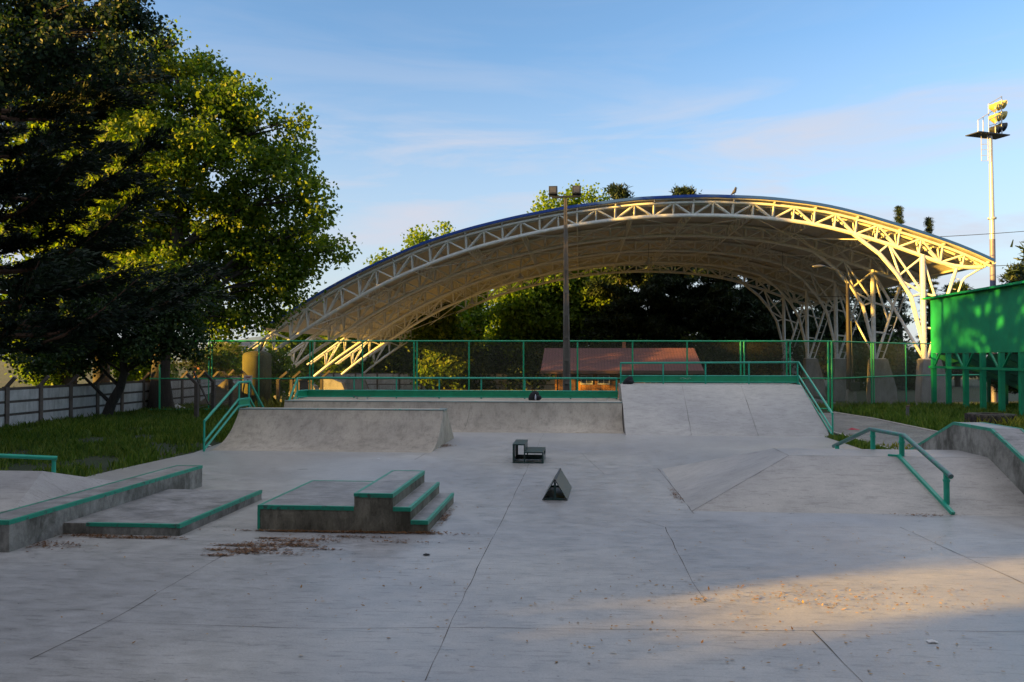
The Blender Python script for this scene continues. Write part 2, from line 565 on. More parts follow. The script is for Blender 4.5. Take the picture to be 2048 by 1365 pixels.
def strip(pts, w, z, jit, m):
    """thin wandering strip lying on the slab"""
    out = []
    for a, b in zip(pts[:-1], pts[1:]):
        n = max(2, int((b - a).length / 0.35))
        for i in range(n):
            out.append(a.lerp(b, i / n))
    out.append(pts[-1])
    L, Rr = [], []
    for i, p in enumerate(out):
        d = (out[min(i + 1, len(out) - 1)] - out[max(i - 1, 0)]).normalized()
        nrm = Vector((-d.y, d.x, 0))
        off = random.gauss(0, jit)
        ww = w * random.uniform(0.15, .62)
        L.append((p.x + nrm.x * (off + ww), p.y + nrm.y * (off + ww), p.z + z))
        Rr.append((p.x + nrm.x * (off - ww), p.y + nrm.y * (off - ww), p.z + z))
    n = len(L)
    m.add(L + Rr, [(i, i + 1, n + i + 1, n + i) for i in range(n - 1)])

jm = MB()
for pl, w in [
    ([(850, 1362), (905, 1240), (960, 1125), (1010, 1030), (1060, 925)], .010),
    ([(60, 1320), (215, 1245), (445, 1112)], .010),
    ([(1330, 1055), (1385, 1165), (1412, 1205)], .012),
    ([(1412, 1205), (1480, 1211)], .006),
    ([(1625, 1262), (1725, 1365)], .012),
    ([(1800, 1055), (1930, 1115), (2048, 1168)], .010),
    ([(1930, 1115), (2048, 1118)], .006),
    ([(215, 1245), (620, 1258), (905, 1256)], .006),
    ([(905, 1256), (1500, 1262), (2048, 1264)], .006),
    ([(0, 1100), (440, 1112), (960, 1118)], .005),
    ([(1275, 1038), (1330, 1055), (1800, 1055)], .006),
    ([(903, 985), (1085, 986)], .005), ([(1145, 985), (1316, 940)], .004),
    ([(1064, 925), (1080, 880), (1088, 868)], .006),
    ([(1316, 938), (1388, 1028)], .016),
    ([(905, 877), (830, 920)], .012),
    ([(1160, 905), (1210, 950)], .006),
    ([(420, 911), (880, 907)], .006),
]:
    strip([G(*p) for p in pl], w, 0.004, 0.006, jm)
jm.build('joint', 'joint', slab_o, fix=False)

# path
pth = MB()
pth.prism([(9.95, 18), (14.1, 18), (14.1, 40), (13.6, 44.4), (9.95, 44.4)], 'z', -0.12, 0.005)
struct(pth.build('path', 'gravel'))
kb = MB()
kb.bar((10.02, 24.0, 0.01), (10.02, 33.5, 0.01), .10, .08)
kb.bar((9.95, 34.0, 0.01), (9.95, 44.3, 0.01), .10, .08)
struct(kb.build('kerb', 'kerb'))
kb = MB()
kb.bar((14.15, 24, 0.02), (14.15, 40, 0.02), .12, .09)
kb.bar((14.15, 40.05, 0.02), (13.6, 44.5, 0.02), .12, .09)
struct(kb.build('kerb', 'kerb'))

cf = MB()
cf.prism([(-27, 59.2), (23.0, 58.6), (23.0, 99), (-27, 99)], 'z', -1.3, -1.05)
struct(cf.build('court_floor', 'court'))
hm = MB()
for (x0, x1, y, h) in ((-420, -90, 620, 20), (-150, 120, 800, 34)):
    n = 40
    vs = []
    for i in range(n + 1):
        t = i / n
        x = x0 + (x1 - x0) * t
        z = h * (math.sin(math.pi * t) ** 0.7) * (0.8 + 0.2 * math.sin(t * 17)) + 1
        vs += [(x, y, -3), (x, y + 40, z), (x, y + 160, -3)]
    fs = []
    for i in range(n):
        a = i * 3
        fs += [(a, a + 3, a + 4, a + 1), (a + 1, a + 4, a + 5, a + 2)]
    hm.add(vs, fs, True)
struct(hm.build('hills', 'hill', fix=False))

# ------------------------------------------------------------------ skate park pieces
def ledge(t, x0, x1, y0, y1, h, mat, edges):
    m = MB().box(x0, x1, y0, y1, -0.05, h)
    m.build('concrete_body', mat, t, 0.012, top='float')  # 'float' is the lighter top concrete: skylight put into the colour
    w, th = 0.055, 0.06
    for e in edges:
        q = MB()
        if e == 'R':
            q.box(x1 - w, x1 + .004, y0 - .004, y1 + .004, h - th, h + .004)
        if e == 'L':
            q.box(x0 - .004, x0 + w, y0 - .004, y1 + .004, h - th, h + .004)
        if e == 'F':
            q.box(x0 + (w if 'L' in edges else 0), x1 - w if 'R' in edges else x1, y0 - .006, y0 + w, h - th, h + .006)
        if e == 'B':
            q.box(x0 + (w if 'L' in edges else 0), x1 - w if 'R' in edges else x1, y1 - w, y1 + .006, h - th, h + .006)
        q.build('steel_edge', 'edge', t)

t = thing('grind_ledge', 'long low concrete ledge with worn green steel edges on the left', 'ledge', (-9.08, 11.67, 0))
ledge(t, -9.38, -8.76, 11.67, 18.0, .48, 'ledge', 'RLFB')

t = thing('manual_pad', 'low flat concrete pad with green edges against the long ledge', 'manual pad', (-7.7, 12.97, 0))
MB().box(-8.755, -6.70, 12.97, 16.45, -.05, .19).build('concrete_body', 'ledge', t, .012, top='float')  # lighter top: skylight put into the colour
MB().box(-8.35, -6.755, 12.962, 13.02, .135, .195).build('steel_edge', 'edge', t)
MB().box(-6.755, -6.695, 12.962, 16.455, .13, .197).build('steel_edge', 'edge', t)

t = thing('stepped_block', 'stepped concrete block with green steel edges and mossy, shade-dark front', 'skate block', (-4.1, 13.55, 0))
prof = [(-5.6, -.05), (-2.6, -.05), (-2.6, .20), (-2.9, .20), (-2.9, .42), (-3.21, .42), (-3.21, .65), (-3.89, .65), (-3.89, .42), (-5.6, .42)]
MB().prism(prof, 'y', 13.58, 16.4).build('concrete_body', 'block', t, .010, top='float')  # lighter top: skylight put into the colour
for x0, x1, h, sides in ((-5.6, -3.89, .42, 'LFB'), (-3.89, -3.21, .65, 'LRFB'), (-3.21, -2.9, .42, 'RF'), (-2.9, -2.6, .20, 'RF')):
    w, th = .05, .065
    for e in sides:
        q = MB()
        if e == 'L':
            q.box(x0 - .004, x0 + w, 13.57, 16.41, h - (th if x0 < -5 else .05), h + .004)
        if e == 'R':
            q.box(x1 - w, x1 + .004, 13.57, 16.41, h - th, h + .004)
        if e == 'F':
            q.box(x0 + (w if 'L' in sides else .004), x1 - (w if 'R' in sides else 0.004), 13.571, 13.58 + w, h - th, h + .005)
        if e == 'B':
            q.box(x0 + (w if 'L' in sides else .004), x1 - (w if 'R' in sides else 0.004), 16.4 - w, 16.409, h - th, h + .005)
        q.build('steel_edge', 'edge', t)
MB().box(-5.606, -5.56, 13.571, 13.62, 0.0, .355).build('corner_edge', 'edge', t)

def transition(y0, y1, h, n=18):
    run = y1 - y0
    rad = (run * run + h * h) / (2 * h)
    th = math.asin(run / rad)
    return [(y0 + rad * math.sin(th * i / n), rad * (1 - math.cos(th * i / n))) for i in range(n + 1)]

def curved_ramp(parent, name, x0, x1, prof, mat):
    """prof (y,z) from foot over lip to the back foot, with smooth transition"""
    m = MB()
    n = len(prof)
    nx = 2
    vs = [(x, y, z) for x in (x0, x1) for (y, z) in prof]
    m.add(vs, [(i, i + 1, n + i + 1, n + i) for i in range(n - 1)], False)
    m.add([(x0, y, z) for y, z in prof], [tuple(range(n))])
    m.add([(x1, y, z) for y, z in prof], [tuple(range(n - 1, -1, -1))])
    o = m.build(name, mat, parent)
    return o

t = thing('quarter_pipe', 'small concrete quarter pipe with dark grinding lip on the left', 'quarter pipe', (-8.3, 24.9, 0))
pr = [(24.9, -.03)] + transition(24.9, 27.2, 1.2) + [(27.9, 1.2), (29.6, -.03)]
curved_ramp(t, 'concrete_body', -11.9, -4.68, pr, 'ramp')
MB().tube([(-11.9, 27.2, 1.19), (-4.66, 27.2, 1.19)], .035, 10).build('coping', 'coping', t)
MB().box(-4.9, -4.655, 27.19, 27.92, 1.14, 1.206).build('steel_edge', 'coping', t)

def handrail(label, pts_top, pts_low, posts, panel=None, name='handrail', panel_pts=None, rt=.045):
    base = posts[0][0]
    t = thing(name, label, 'handrail', (base[0], base[1], base[2]))
    MB().tube(pts_top, rt, 10).build('top_rail', 'rail', t)
    for pl_ in pts_low:
        MB().tube(pl_, rt * .85, 10).build('lower_rail', 'rail', t)
    for a, b in posts:
        MB().tube([a, b], .035, 8).build('post', 'rail', t)
    if panel_pts:
        for (a, b, z0, z1) in panel_pts:
            d = (Vector(b) - Vector(a)).normalized()
            n_ = Vector((-d.y, d.x, 0)) * .012
            q = MB()
            vs = []
            for p in (a, b):
                for s_ in (-1, 1):
                    for z in (z0, z1):
                        vs.append((p[0] + n_.x * s_, p[1] + n_.y * s_, z))
            q.add(vs, [(0, 1, 3, 2), (4, 6, 7, 5), (0, 4, 5, 1), (2, 3, 7, 6), (1, 5, 7, 3), (0, 2, 6, 4)])
            q.build('guard_panel', 'guard', t)
            MB().tube([(a[0], a[1], z1), (b[0], b[1], z1)], .03, 8).build('lower_rail', 'rail', t)
            MB().tube([(a[0], a[1], z0), (b[0], b[1], z0)], .03, 8).build('lower_rail', 'rail', t)
    return t

x = -11.95
handrail('turquoise handrail climbing the outer side of the small quarter pipe',
         [(x, 24.65, .96), (x, 27.2, 2.12), (x, 28.15, 2.12), (x, 29.9, .7)],
         [[(x, 24.65, .30), (x, 27.2, 1.52), (x, 28.15, 1.52), (x, 29.9, .12)],
          [(x, 24.65, .06), (x, 27.2, 1.28), (x, 28.15, 1.28), (x, 29.7, .0)]],
         [((x, 24.65, -.05), (x, 24.65, .98)), ((x, 27.25, 1.1), (x, 27.25, 2.12)), ((x, 28.1, 1.0), (x, 28.1, 2.12)), ((x, 29.9, -.05), (x, 29.9, .7))],
         panel_pts=[((x, 27.25, 0), (x, 28.1, 0), 1.29, 1.51)])

t = thing('quarter_pipe', 'wide concrete quarter pipe at the back below the green guard rail', 'quarter pipe', (-5.4, 31.8, 0))
pr = [(31.8, -.03)] + transition(31.8, 33.35, 1.15) + [(36.4, 1.15), (36.6, -.1)]
curved_ramp(t, 'concrete_body', -12.6, 1.72, pr, 'ramp')
MB().tube([(-12.6, 33.35, 1.135), (1.72, 33.35, 1.135)], .03, 10).build('coping', 'coping', t)
q = MB()
strip([Vector((-4.72 + .02 * i, y, z + .006)) for i, (y, z) in enumerate(transition(31.8, 33.3, 1.12, 8))], .014, 0.0, .006, q)
q.build('joint', 'joint', t, fix=False)

y = 35.5
xs_ = [-12.5, -10.2, -8.25, -6.3, -4.4, -2.45, -.42, 1.6]
handrail('long green handrail with a guard board along the wide quarter pipe deck',
         [(-12.5, 33.2, .75), (-12.5, y - .9, 2.07), (-12.35, y, 2.07), (1.62, y, 2.07)],
         [[(-12.5, 33.0, .15), (-12.5, y - .9, 1.5), (-12.35, y, 1.5)], [(-12.5, 33.2, .0), (-12.5, y - .9, 1.22), (-12.35, y, 1.22)]],
         [((a, y + .03, 1.1), (a, y + .03, 2.07)) for a in xs_[1:]] + [((-12.5, y - .9, 1.1), (-12.5, y - .9, 2.07)), ((-12.5, 33.2, -.05), (-12.5, 33.2, .75))],
         panel_pts=[((-12.35, y, 0), (1.66, y, 0), 1.22, 1.50), ((-12.5, y - .88, 0), (-12.36, y - .02, 0), 1.22, 1.50)])

t = thing('bank_ramp', 'tall flat concrete bank with green handrail behind its top edge', 'bank ramp', (5.5, 31.1, 0))
prb = [(31.1, -.03), (32.4, .56), (33.8, 1.2), (35.2, 1.81), (37.2, 1.81), (37.3, -.1)]
curved_ramp(t, 'concrete_body', 1.76, 9.42, prb, 'bank')
for dx in (4.25, 6.75):
    q = MB()
    strip([Vector((dx + .05 * i, y_, z_ + .007)) for i, (y_, z_) in enumerate(((31.12, .01), (32.4, .56), (33.8, 1.2), (35.18, 1.8)))], .012, 0, .006, q)
    q.build('joint', 'joint', t, fix=False)

y = 36.2
handrail('green handrail running along the bank top and down its right side',
         [(1.8, y, 2.74), (9.6, y, 2.78), (9.52, 31.25, .86)],
         [[(9.6, y, 2.18), (9.52, 31.25, .24)], [(9.6, y, 1.88), (9.52, 31.25, .03)]],
         [((1.82, y, 1.7), (1.82, y, 2.74))] + [((a, y, 1.7), (a, y, 2.76)) for a in (3.7, 5.56, 7.45, 9.55)] + [((9.52, 31.25, -.05), (9.52, 31.25, .86))],
         panel_pts=[((1.8, y, 0), (9.6, y, 0), 1.9, 2.17)])
# scratched white scribble on the guard board
sc_m = MB()
pts = []
for i in range(14):
    pts.append((4.43 + i * .035 + .02 * math.sin(i * 2.1), y - .02, 2.06 + .045 * math.sin(i * 2.7)))
sc_m.tube(pts, .006, 5)
tg = [o for o in bpy.data.objects if o.name.startswith('guard_panel')][-1]
sc_m.build('scribble', 'paper', tg)

# funbox
HF = .85
t = thing('funbox', 'wide concrete funbox with sloping sides and a flat top', 'funbox', (5.5, 18.6, 0))
a0, a1, a2, a3 = (2.15, 15.9, -.01), (2.15, 21.85, -.01), (9.0, 21.85, -.01), (9.0, 15.9, -.01)
b0, b1, b2, b3 = (4.55, 18.0, HF), (4.55, 19.4, HF), (9.0, 19.4, HF), (9.0, 18.0, HF)
MB().add([a0, a1, a2, a3, b0, b1, b2, b3], [(4, 7, 6, 5), (0, 3, 7, 4), (0, 4, 5, 1), (1, 5, 6, 2), (2, 6, 7, 3), (0, 1, 2, 3)]).build('concrete_body', 'bank', t)
q = MB()
for a, b in ((a0, b0), (b0, b1), (b0, b3)):
    v = [Vector(a), Vector(b)]
    strip(v, .009, .006, .003, q)
q.build('joint', 'joint', t, fix=False)

t = thing('hubba_ledge', 'thick sloping concrete ledge with green edges on the funbox right side', 'ledge', (9.0, 18.7, 0))
prh = [(15.2, -.05), (15.2, .42), (17.9, 1.48), (19.6, 1.48), (22.6, .38), (22.6, -.05)]
MB().prism(prh, 'x', 8.72, 9.36).build('concrete_body', 'ledge', t, .01, top='float')  # lighter top: skylight put into the colour
for xx in (8.745, 9.335):
    q = MB()
    for a, b in zip(prh[1:4], prh[2:5]):
        q.bar((xx, a[0], a[1] - .025), (xx, b[0], b[1] - .025), .06, .065)
    q.build('steel_edge', 'edge', t)

t = thing('grind_rail', 'green steel grind rail kinked over the funbox', 'grind rail', (7.0, 16.3, 0))
MB().tube([(7.12, 16.12, .70), (6.98, 18.0, 1.31), (6.80, 19.5, 1.31), (6.65, 21.75, .66)], .05, 12).build('top_rail', 'grind', t)
for (px, py, z0, z1) in ((7.11, 16.3, .02, .74), (6.97, 18.1, .8, 1.30), (6.82, 19.4, .8, 1.30), (6.66, 21.5, .0, .70)):
    MB().tube([(px, py, z0), (px, py, z1)], .055, 12).build('post', 'rail', t)
    MB().tube([(px, py, z1 - .16), (px, py, z1 - .12)], .068, 12).build('collar', 'rail', t)
t = thing('flat_bar', 'low green steel bar lying down the funbox slope beside the rail', 'grind bar', (7.0, 17.0, 0))
MB().bar((7.06, 15.92, .03), (6.86, 18.0, .875), .07, .06).bar((6.86, 18.0, .868), (6.68, 18.1, .868), .06, .05).build('bar', 'rail', t)

# left bank
t = thing('corner_bank', 'sloping concrete bank cut by the left picture border', 'bank ramp', (-13, 15, 0))
T1 = (-11.2, 15.9, .62)
T0 = (-18, 15.9, .62)
B = [(-9.75, 12.6, -.01), (-9.9, 17.9, -.01), (-18, 17.2, -.01), (-18, 12.6, -.01)]
MB().add([T1, T0] + B, [(0, 1, 5, 2), (0, 2, 3), (0, 3, 4, 1), (1, 4, 5), (2, 5, 4, 3)]).build('concrete_body', 'bank', t)
t = thing('handrail', 'short turquoise handrail behind the sloping bank on the far left', 'handrail', (-11.9, 17.2, 0))
MB().tube([(-14.6, 15.6, 1.05), (-11.78, 17.2, .72)], .05, 10).build('top_rail', 'rail', t)
for px, py, z1 in ((-11.86, 17.2, .72), (-14.5, 15.68, 1.03)):
    MB().tube([(px, py, -.05), (px, py, z1)], .045, 10).build('post', 'rail', t)

# steel box bench
t = thing('steel_box', 'dark green open steel box with a raised step on one side', 'grind box', (-1.47, 22.65, 0))
x0, xm, x1, y0, y1, hl, hh = -1.91, -1.56, -1.03, 22.65, 23.95, .32, .54
MB().box(x0, xm, y0, y1, hh - .035, hh).build('top_plate', 'boxsteel', t)
MB().box(xm, x1, y0, y1, hl - .035, hl).build('top_plate', 'boxsteel', t)
MB().box(xm - .03, xm - .002, y0, y1, hl - .034, hh - .036).build('riser_plate', 'boxsteel', t)
MB().box(x0, x0 + .012, y0 + .02, y1 - .02, .036, hh - .036).build('side_plate', 'boxsteel', t)
fr = MB()
for yy in (y0, y1 - .045):
    fr.box(x0, x1, yy, yy + .045, 0, .035)
    fr.box(x0 + .013, x0 + .06, yy + .002, yy + .043, .036, hh - .036)
    fr.box(x1 - .045, x1, yy, yy + .045, .036, hl - .036)
    fr.box(xm - .028, xm + .006, yy + .003, yy + .042, .036, hl - .036)
for xx in (x0, x1 - .045):
    fr.box(xx, xx + .045, y0 + .046, y1 - .046, 0, .034)
fr.build('frame', 'boxsteel', t)
MB().box(x0 + .05, x1 - .05, y0 + .62, y0 + .64, .04, .17).build('inner_plate', 'boxsteel', t)
MB().box(x1 - .012, x1 - .002, y0 + .05, y1 - .05, .04, .16).build('side_plate', 'boxsteel', t)

# triangular wedge
t = thing('wedge_rail', 'dark steel triangular wedge standing alone on the pavement', 'grind wedge', (-.5, 16.83, 0))
ya, yb, sk = 16.83, 18.55, .07
def wv(u, yy, z):
    return (u + sk * (yy - ya) / (yb - ya), yy, z)
for a, b in (((-.79, 0), (-.545, .405)), ((-.27, 0), (-.515, .405))):
    d = Vector((b[0] - a[0], 0, b[1] - a[1])).normalized()
    n_ = Vector((d.z, 0, -d.x)) * .008
    vs = []
    for yy in (ya, yb):
        for p in (a, b):
            for s_ in (-1, 1):
                vs.append(wv(p[0] + n_.x * s_, yy, p[1] + n_.z * s_ + .008))
    MB().add(vs, [(0, 1, 3, 2), (4, 6, 7, 5), (0, 4, 5, 1), (2, 3, 7, 6), (1, 5, 7, 3), (0, 2, 6, 4)]).build('side_plate', 'boxsteel', t)
MB().tube([wv(-.53, ya - .01, .415), wv(-.53, yb + .01, .415)], .028, 10).build('top_pipe', 'darkmetal', t)
for yy in (ya + .02, yb - .05):
    q = MB()
    q.prism([(-.76 + sk * (yy - ya) / (yb - ya), .005), (-.30 + sk * (yy - ya) / (yb - ya), .005), (-.30 + sk * (yy - ya) / (yb - ya), .05), (-.505 + sk * (yy - ya) / (yb - ya), .05),
             (-.505 + sk * (yy - ya) / (yb - ya), .38), (-.555 + sk * (yy - ya) / (yb - ya), .38), (-.555 + sk * (yy - ya) / (yb - ya), .05), (-.76 + sk * (yy - ya) / (yb - ya), .05)], 'y', yy, yy + .03)
    q.build('end_frame', 'boxsteel', t)

# ------------------------------------------------------------------ small things on the park
def backpack(label, c, s, lean):
    t = thing('backpack', label, 'backpack', c)
    m = MB()
    rows = [(0, .17, .12), (.06, .20, .15), (.18, .19, .14), (.28, .15, .11), (.34, .08, .06), (.36, .01, .01)]
    n = 14
    vs, fs = [], []
    for z, rx, ry in rows:
        for k in range(n):
            a = 2 * math.pi * k / n
            cx = math.copysign(abs(math.cos(a)) ** .7, math.cos(a)) * rx
            cy = math.copysign(abs(math.sin(a)) ** .7, math.sin(a)) * ry
            vs.append((c[0] + (cx + lean * z) * s, c[1] + cy * s, c[2] + z * s))
    for i in range(len(rows) - 1):
        for k in range(n):
            a, b = i * n + k, i * n + (k + 1) % n
            fs.append((a, b, b + n, a + n))
    m.add(vs, fs, True)
    m.build('bag', 'black', t)
    MB().sphere((c[0] + .19 * s, c[1] - .12 * s, c[2] + .10 * s), (.14 * s, .09 * s, .10 * s)).build('front_pocket', 'black', t)
    MB().tube([(c[0] - .04 * s, c[1], c[2] + .34 * s), (c[0] + lean * .2 * s, c[1], c[2] + .44 * s), (c[0] + .06 * s, c[1], c[2] + .34 * s)], .014 * s, 6).build('handle', 'black', t)
    return t
backpack('black backpack slumped on the quarter pipe deck beside a water bottle', (-2.02, 34.5, 1.15), 1.15, .25)
backpack('black backpack lying at the top left corner of the tall bank', (2.05, 35.8, 1.81), 1.0, .5)
tb = thing('water_bottle', 'clear plastic water bottle standing by the black backpack', 'bottle', (-1.9, 34.2, 1.15))
MB().lathe([(0, 0), (.035, 0), (.036, .16), (.03, .20), (.013, .24)], (-1.9, 34.2, 1.15), 12).build('body', 'bottle', tb)
MB().lathe([(.015, .24), (.015, .265), (0, .265)], (-1.9, 34.2, 1.15), 12).build('cap', 'signwhite', tb)
def skateboard(label, c, dx):
    t = thing('skateboard', label, 'skateboard', c)
    m = MB()
    n = 10
    vs, fs = [], []
    for i in range(n + 1):
        u = -1 + 2 * i / n
        zz = .10 + (.05 * (abs(u) - .7) / .3 if abs(u) > .7 else 0)
        hw = .1 * math.sqrt(max(0.05, 1 - max(0, abs(u) - .75) ** 2 * 14))
        for yy in (-hw, hw):
            for tt in (0, .012):
                vs.append((c[0] + u * .4, c[1] + yy, c[2] + zz + tt))
    for i in range(n):
        a = i * 4
        fs += [(a, a + 4, a + 6, a + 2), (a + 1, a + 3, a + 7, a + 5), (a, a + 1, a + 5, a + 4), (a + 2, a + 6, a + 7, a + 3)]
    fs += [(0, 2, 3, 1), (n * 4, n * 4 + 1, n * 4 + 3, n * 4 + 2)]
    m.add(vs, fs)
    m.build('deck', 'blackwood', t)
    for s_ in (-.24, .24):
        tr = MB().bar((c[0] + s_, c[1] - .08, c[2] + .055), (c[0] + s_, c[1] + .08, c[2] + .055), .05, .03).build('truck', 'galv', t)
        for w in (-.09, .09):
            MB().tube([(c[0] + s_, c[1] + w - .018, c[2] + .03), (c[0] + s_, c[1] + w + .018, c[2] + .03)], .03, 10).build('wheel', 'signwhite', tr)
skateboard('skateboard resting on the deck right beside the tall bank', (.92, 34.6, 1.15), 0)
skateboard('skateboard resting on the deck far left of the backpack', (-9.6, 34.7, 1.15), 0)

def rag(label, c, s, mat, name, cat, seed):
    r_ = random.Random(seed)
    m = MB()
    n = 6
    vs = []
    for j in range(n):
        for i in range(n):
            vs.append((c[0] + (i / (n - 1) - .5) * s + r_.uniform(-.05, .05) * s, c[1] + (j / (n - 1) - .5) * s * .8 + r_.uniform(-.05, .05) * s,
                       c[2] + .01 + r_.uniform(0, .35) * s * (1 - abs(i / (n - 1) - .5) * 1.8) * (1 - abs(j / (n - 1) - .5) * 1.8)))
    m.add(vs, [(j * n + i, j * n + i + 1, (j + 1) * n + i + 1, (j + 1) * n + i) for j in range(n - 1) for i in range(n - 1)], True)
    return tag(m.build(name, mat, fix=False), label, cat)
p = G(1707, 860); rag('crumpled red cloth lying on the gravel path', p, .42, 'red', 'cloth', 'cloth', 1)
p = G(853, 1111); rag('small black scrap lying on the pavement before the stepped block', p, .10, 'black', 'scrap', 'scrap', 2)
p = G(1864, 1285); rag('thin white paper scrap on the pavement bottom right', p, .10, 'paper', 'paper_scrap', 'litter', 3)
p = G(757, 918); rag('white paper scrap on the pavement below the small quarter pipe', p, .10, 'paper', 'paper_scrap', 'litter', 4)
p = G(877, 895); rag('white paper scrap at the foot of the small quarter pipe corner', p, .12, 'paper', 'paper_scrap', 'litter', 5)
p = G(418, 893); rag('white scrap in the grass at the small quarter pipe handrail', p, .16, 'paper', 'paper_scrap', 'litter', 6)
p = G(245, 884); rag('white scrap lying in the open lawn on the left', p, .2, 'paper', 'paper_scrap', 'litter', 7)
p = G(350, 819); rag('large crumpled white plastic sheet by the dirt heap', p, 1.7, 'paper', 'plastic_sheet', 'litter', 8)

# ------------------------------------------------------------------ fences and walls
def chain_link(m, a, b, z0, z1, pitch=.085, r=.0045):
    a, b = Vector(a), Vector(b)
    L = (b - a).length
    d = (b - a) / L
    n_ = Vector((-d.y, d.x, 0))
    Hh = z1 - z0
    k = int((L + Hh) / pitch)
    for sgn in (1, -1):
        for i in range(k):
            s0 = i * pitch - Hh
            u0, u1, v0, v1 = s0, s0 + Hh, 0.0, Hh
            if u0 < 0:
                v0 = -u0; u0 = 0.0
            if u1 > L:
                v1 = Hh - (u1 - L); u1 = L
            if u1 - u0 < .02:
                continue
            if sgn < 0:
                p0 = a + d * (L - u0); p1 = a + d * (L - u1)
            else:
                p0 = a + d * u0; p1 = a + d * u1
            A = Vector((p0.x, p0.y, z0 + v0)); Bq = Vector((p1.x, p1.y, z0 + v1))
            dd = (Bq - A).normalized()
            w = dd.cross(n_).normalized() * r
            o = n_ * r
            m.add([A + w, A - w * .5 + o, A - w * .5 - o, Bq + w, Bq - w * .5 + o, Bq - w * .5 - o], [(0, 1, 4, 3), (1, 2, 5, 4), (2, 0, 3, 5)])

FA, FB, FC = Vector((-23.3, 42.4, 0)), Vector((14.0, 46.3, 0)), Vector((22.8, 56.2, 0))
t = thing('chain_link_fence', 'tall green chain link fence crossing behind the ramps', 'fence', (0, 44.8, 0))
def on_fence(px):
    d = FW + RT * ((px - 1024) / F_PX)
    dx, dy = FB.x - FA.x, FB.y - FA.y
    den = d.x * dy - d.y * dx
    tt = (FA.x * dy - FA.y * dx) / den
    return Vector((d.x * tt, d.y * tt, 0))
zt = 3.9
def fx(p, z):
    return (p.x, p.y, z)
for pxp, r_ in ((320, .05), (418, .035), (424, .035), (518, .04), (620, .035), (626, .035), (725, .04), (828, .05), (834, .05), (938, .045), (1047, .045), (1155, .045), (1265, .045), (1374, .045), (1481, .05), (1488, .05), (1573, .045), (1580, .045), (1656, .06), (1663, .06)):
    p = on_fence(pxp)
    MB().tube([fx(p, -.1), fx(p, 2.6 if pxp == 320 else zt)], r_, 8).build('post', 'fence', t)
pa, pb = on_fence(300), on_fence(1663)
for z in (zt, 1.82, .12):
    MB().tube([fx(pa if z < 2 else on_fence(345), z), fx(pb, z)], .045 if z > 3 else .035, 8).build('rail', 'fence', t)
m = MB()
chain_link(m, on_fence(345), pb, .15, zt - .05)
m.build('wire_mesh', 'wire', t, fix=False)

t = thing('chain_link_fence', 'side run of green chain link fence beside the bleachers', 'fence', (18, 51, 0))
for u in (0.42, .445, 0.83):
    p = FB.lerp(FC, u)
    MB().tube([fx(p, -.3), fx(p, 3.92)], .05, 8).build('post', 'fence', t)
p2 = Vector((27.5, 57.4, 0))
pc = FB.lerp(FC, .83)
for z in (3.9, 1.8):
    MB().tube([fx(FB + Vector((.2, .2, 0)), z), fx(pc, z), fx(p2, z)], .045, 8).build('rail', 'fence', t)
m = MB()
chain_link(m, FB + Vector((.2, .2, 0)), pc, .1, 3.85)
chain_link(m, pc, p2, .1, 3.85)
m.build('wire_mesh', 'wire', t, fix=False)

def panel_wall(label, pts_xy, zb, h, npanel, arm=0.0, posts=True):
    """posts with slotted slabs: pts along a straight run"""
    a, b = Vector((*pts_xy[0], 0)), Vector((*pts_xy[1], 0))
    d = (b - a).normalized()
    n_ = Vector((d.y, -d.x, 0))
    t = thing('panel_wall', label, 'wall', ((a.x + b.x) / 2, (a.y + b.y) / 2, zb))
    for i in range(npanel + 1):
        p = a.lerp(b, i / npanel)
        q = MB()
        jx = random.uniform(-.03, .03)
        q.bar((p.x, p.y, zb - .2), (p.x + jx, p.y, zb + h + .1), .22, .2, up=(n_.x, n_.y, 0))
        if arm:
            q.bar((p.x + jx, p.y, zb + h + .06), (p.x + jx + arm, p.y, zb + h + .5), .12, .12)
        q.build('post', 'wallpost', t)
        if i < npanel:
            p1 = a.lerp(b, (i + 1) / npanel)
            q = MB()
            rows = 3
            for k in range(rows):
                z0 = zb + .04 + k * (h / rows)
                z1 = zb + (k + 1) * (h / rows) - .07
                q.bar((p.x + d.x * .09, p.y + d.y * .09, (z0 + z1) / 2), (p1.x - d.x * .09, p1.y - d.y * .09, (z0 + z1) / 2), .07, z1 - z0)
            q.build('slab', 'panel', t)
            q = MB()
            for k in range(rows + 1):
                z = zb + k * (h / rows) - .012
                q.bar((p.x + d.x * .09 - n_.x * .02, p.y + d.y * .09 - n_.y * .02, z), (p1.x - d.x * .09 - n_.x * .02, p1.y - d.y * .09 - n_.y * .02, z), .05, .13)
            q.build('rail', 'darkpost', t)
    return t
panel_wall('white concrete panel wall with dark posts along the left lawn', ((-24.6, 26.0), (-24.35, 58)), -.02, 1.66, 15, .42)
panel_wall('far pale concrete panel wall beyond the roofed court', ((-46, 101), (-3, 101)), -1.15, 2.1, 15)

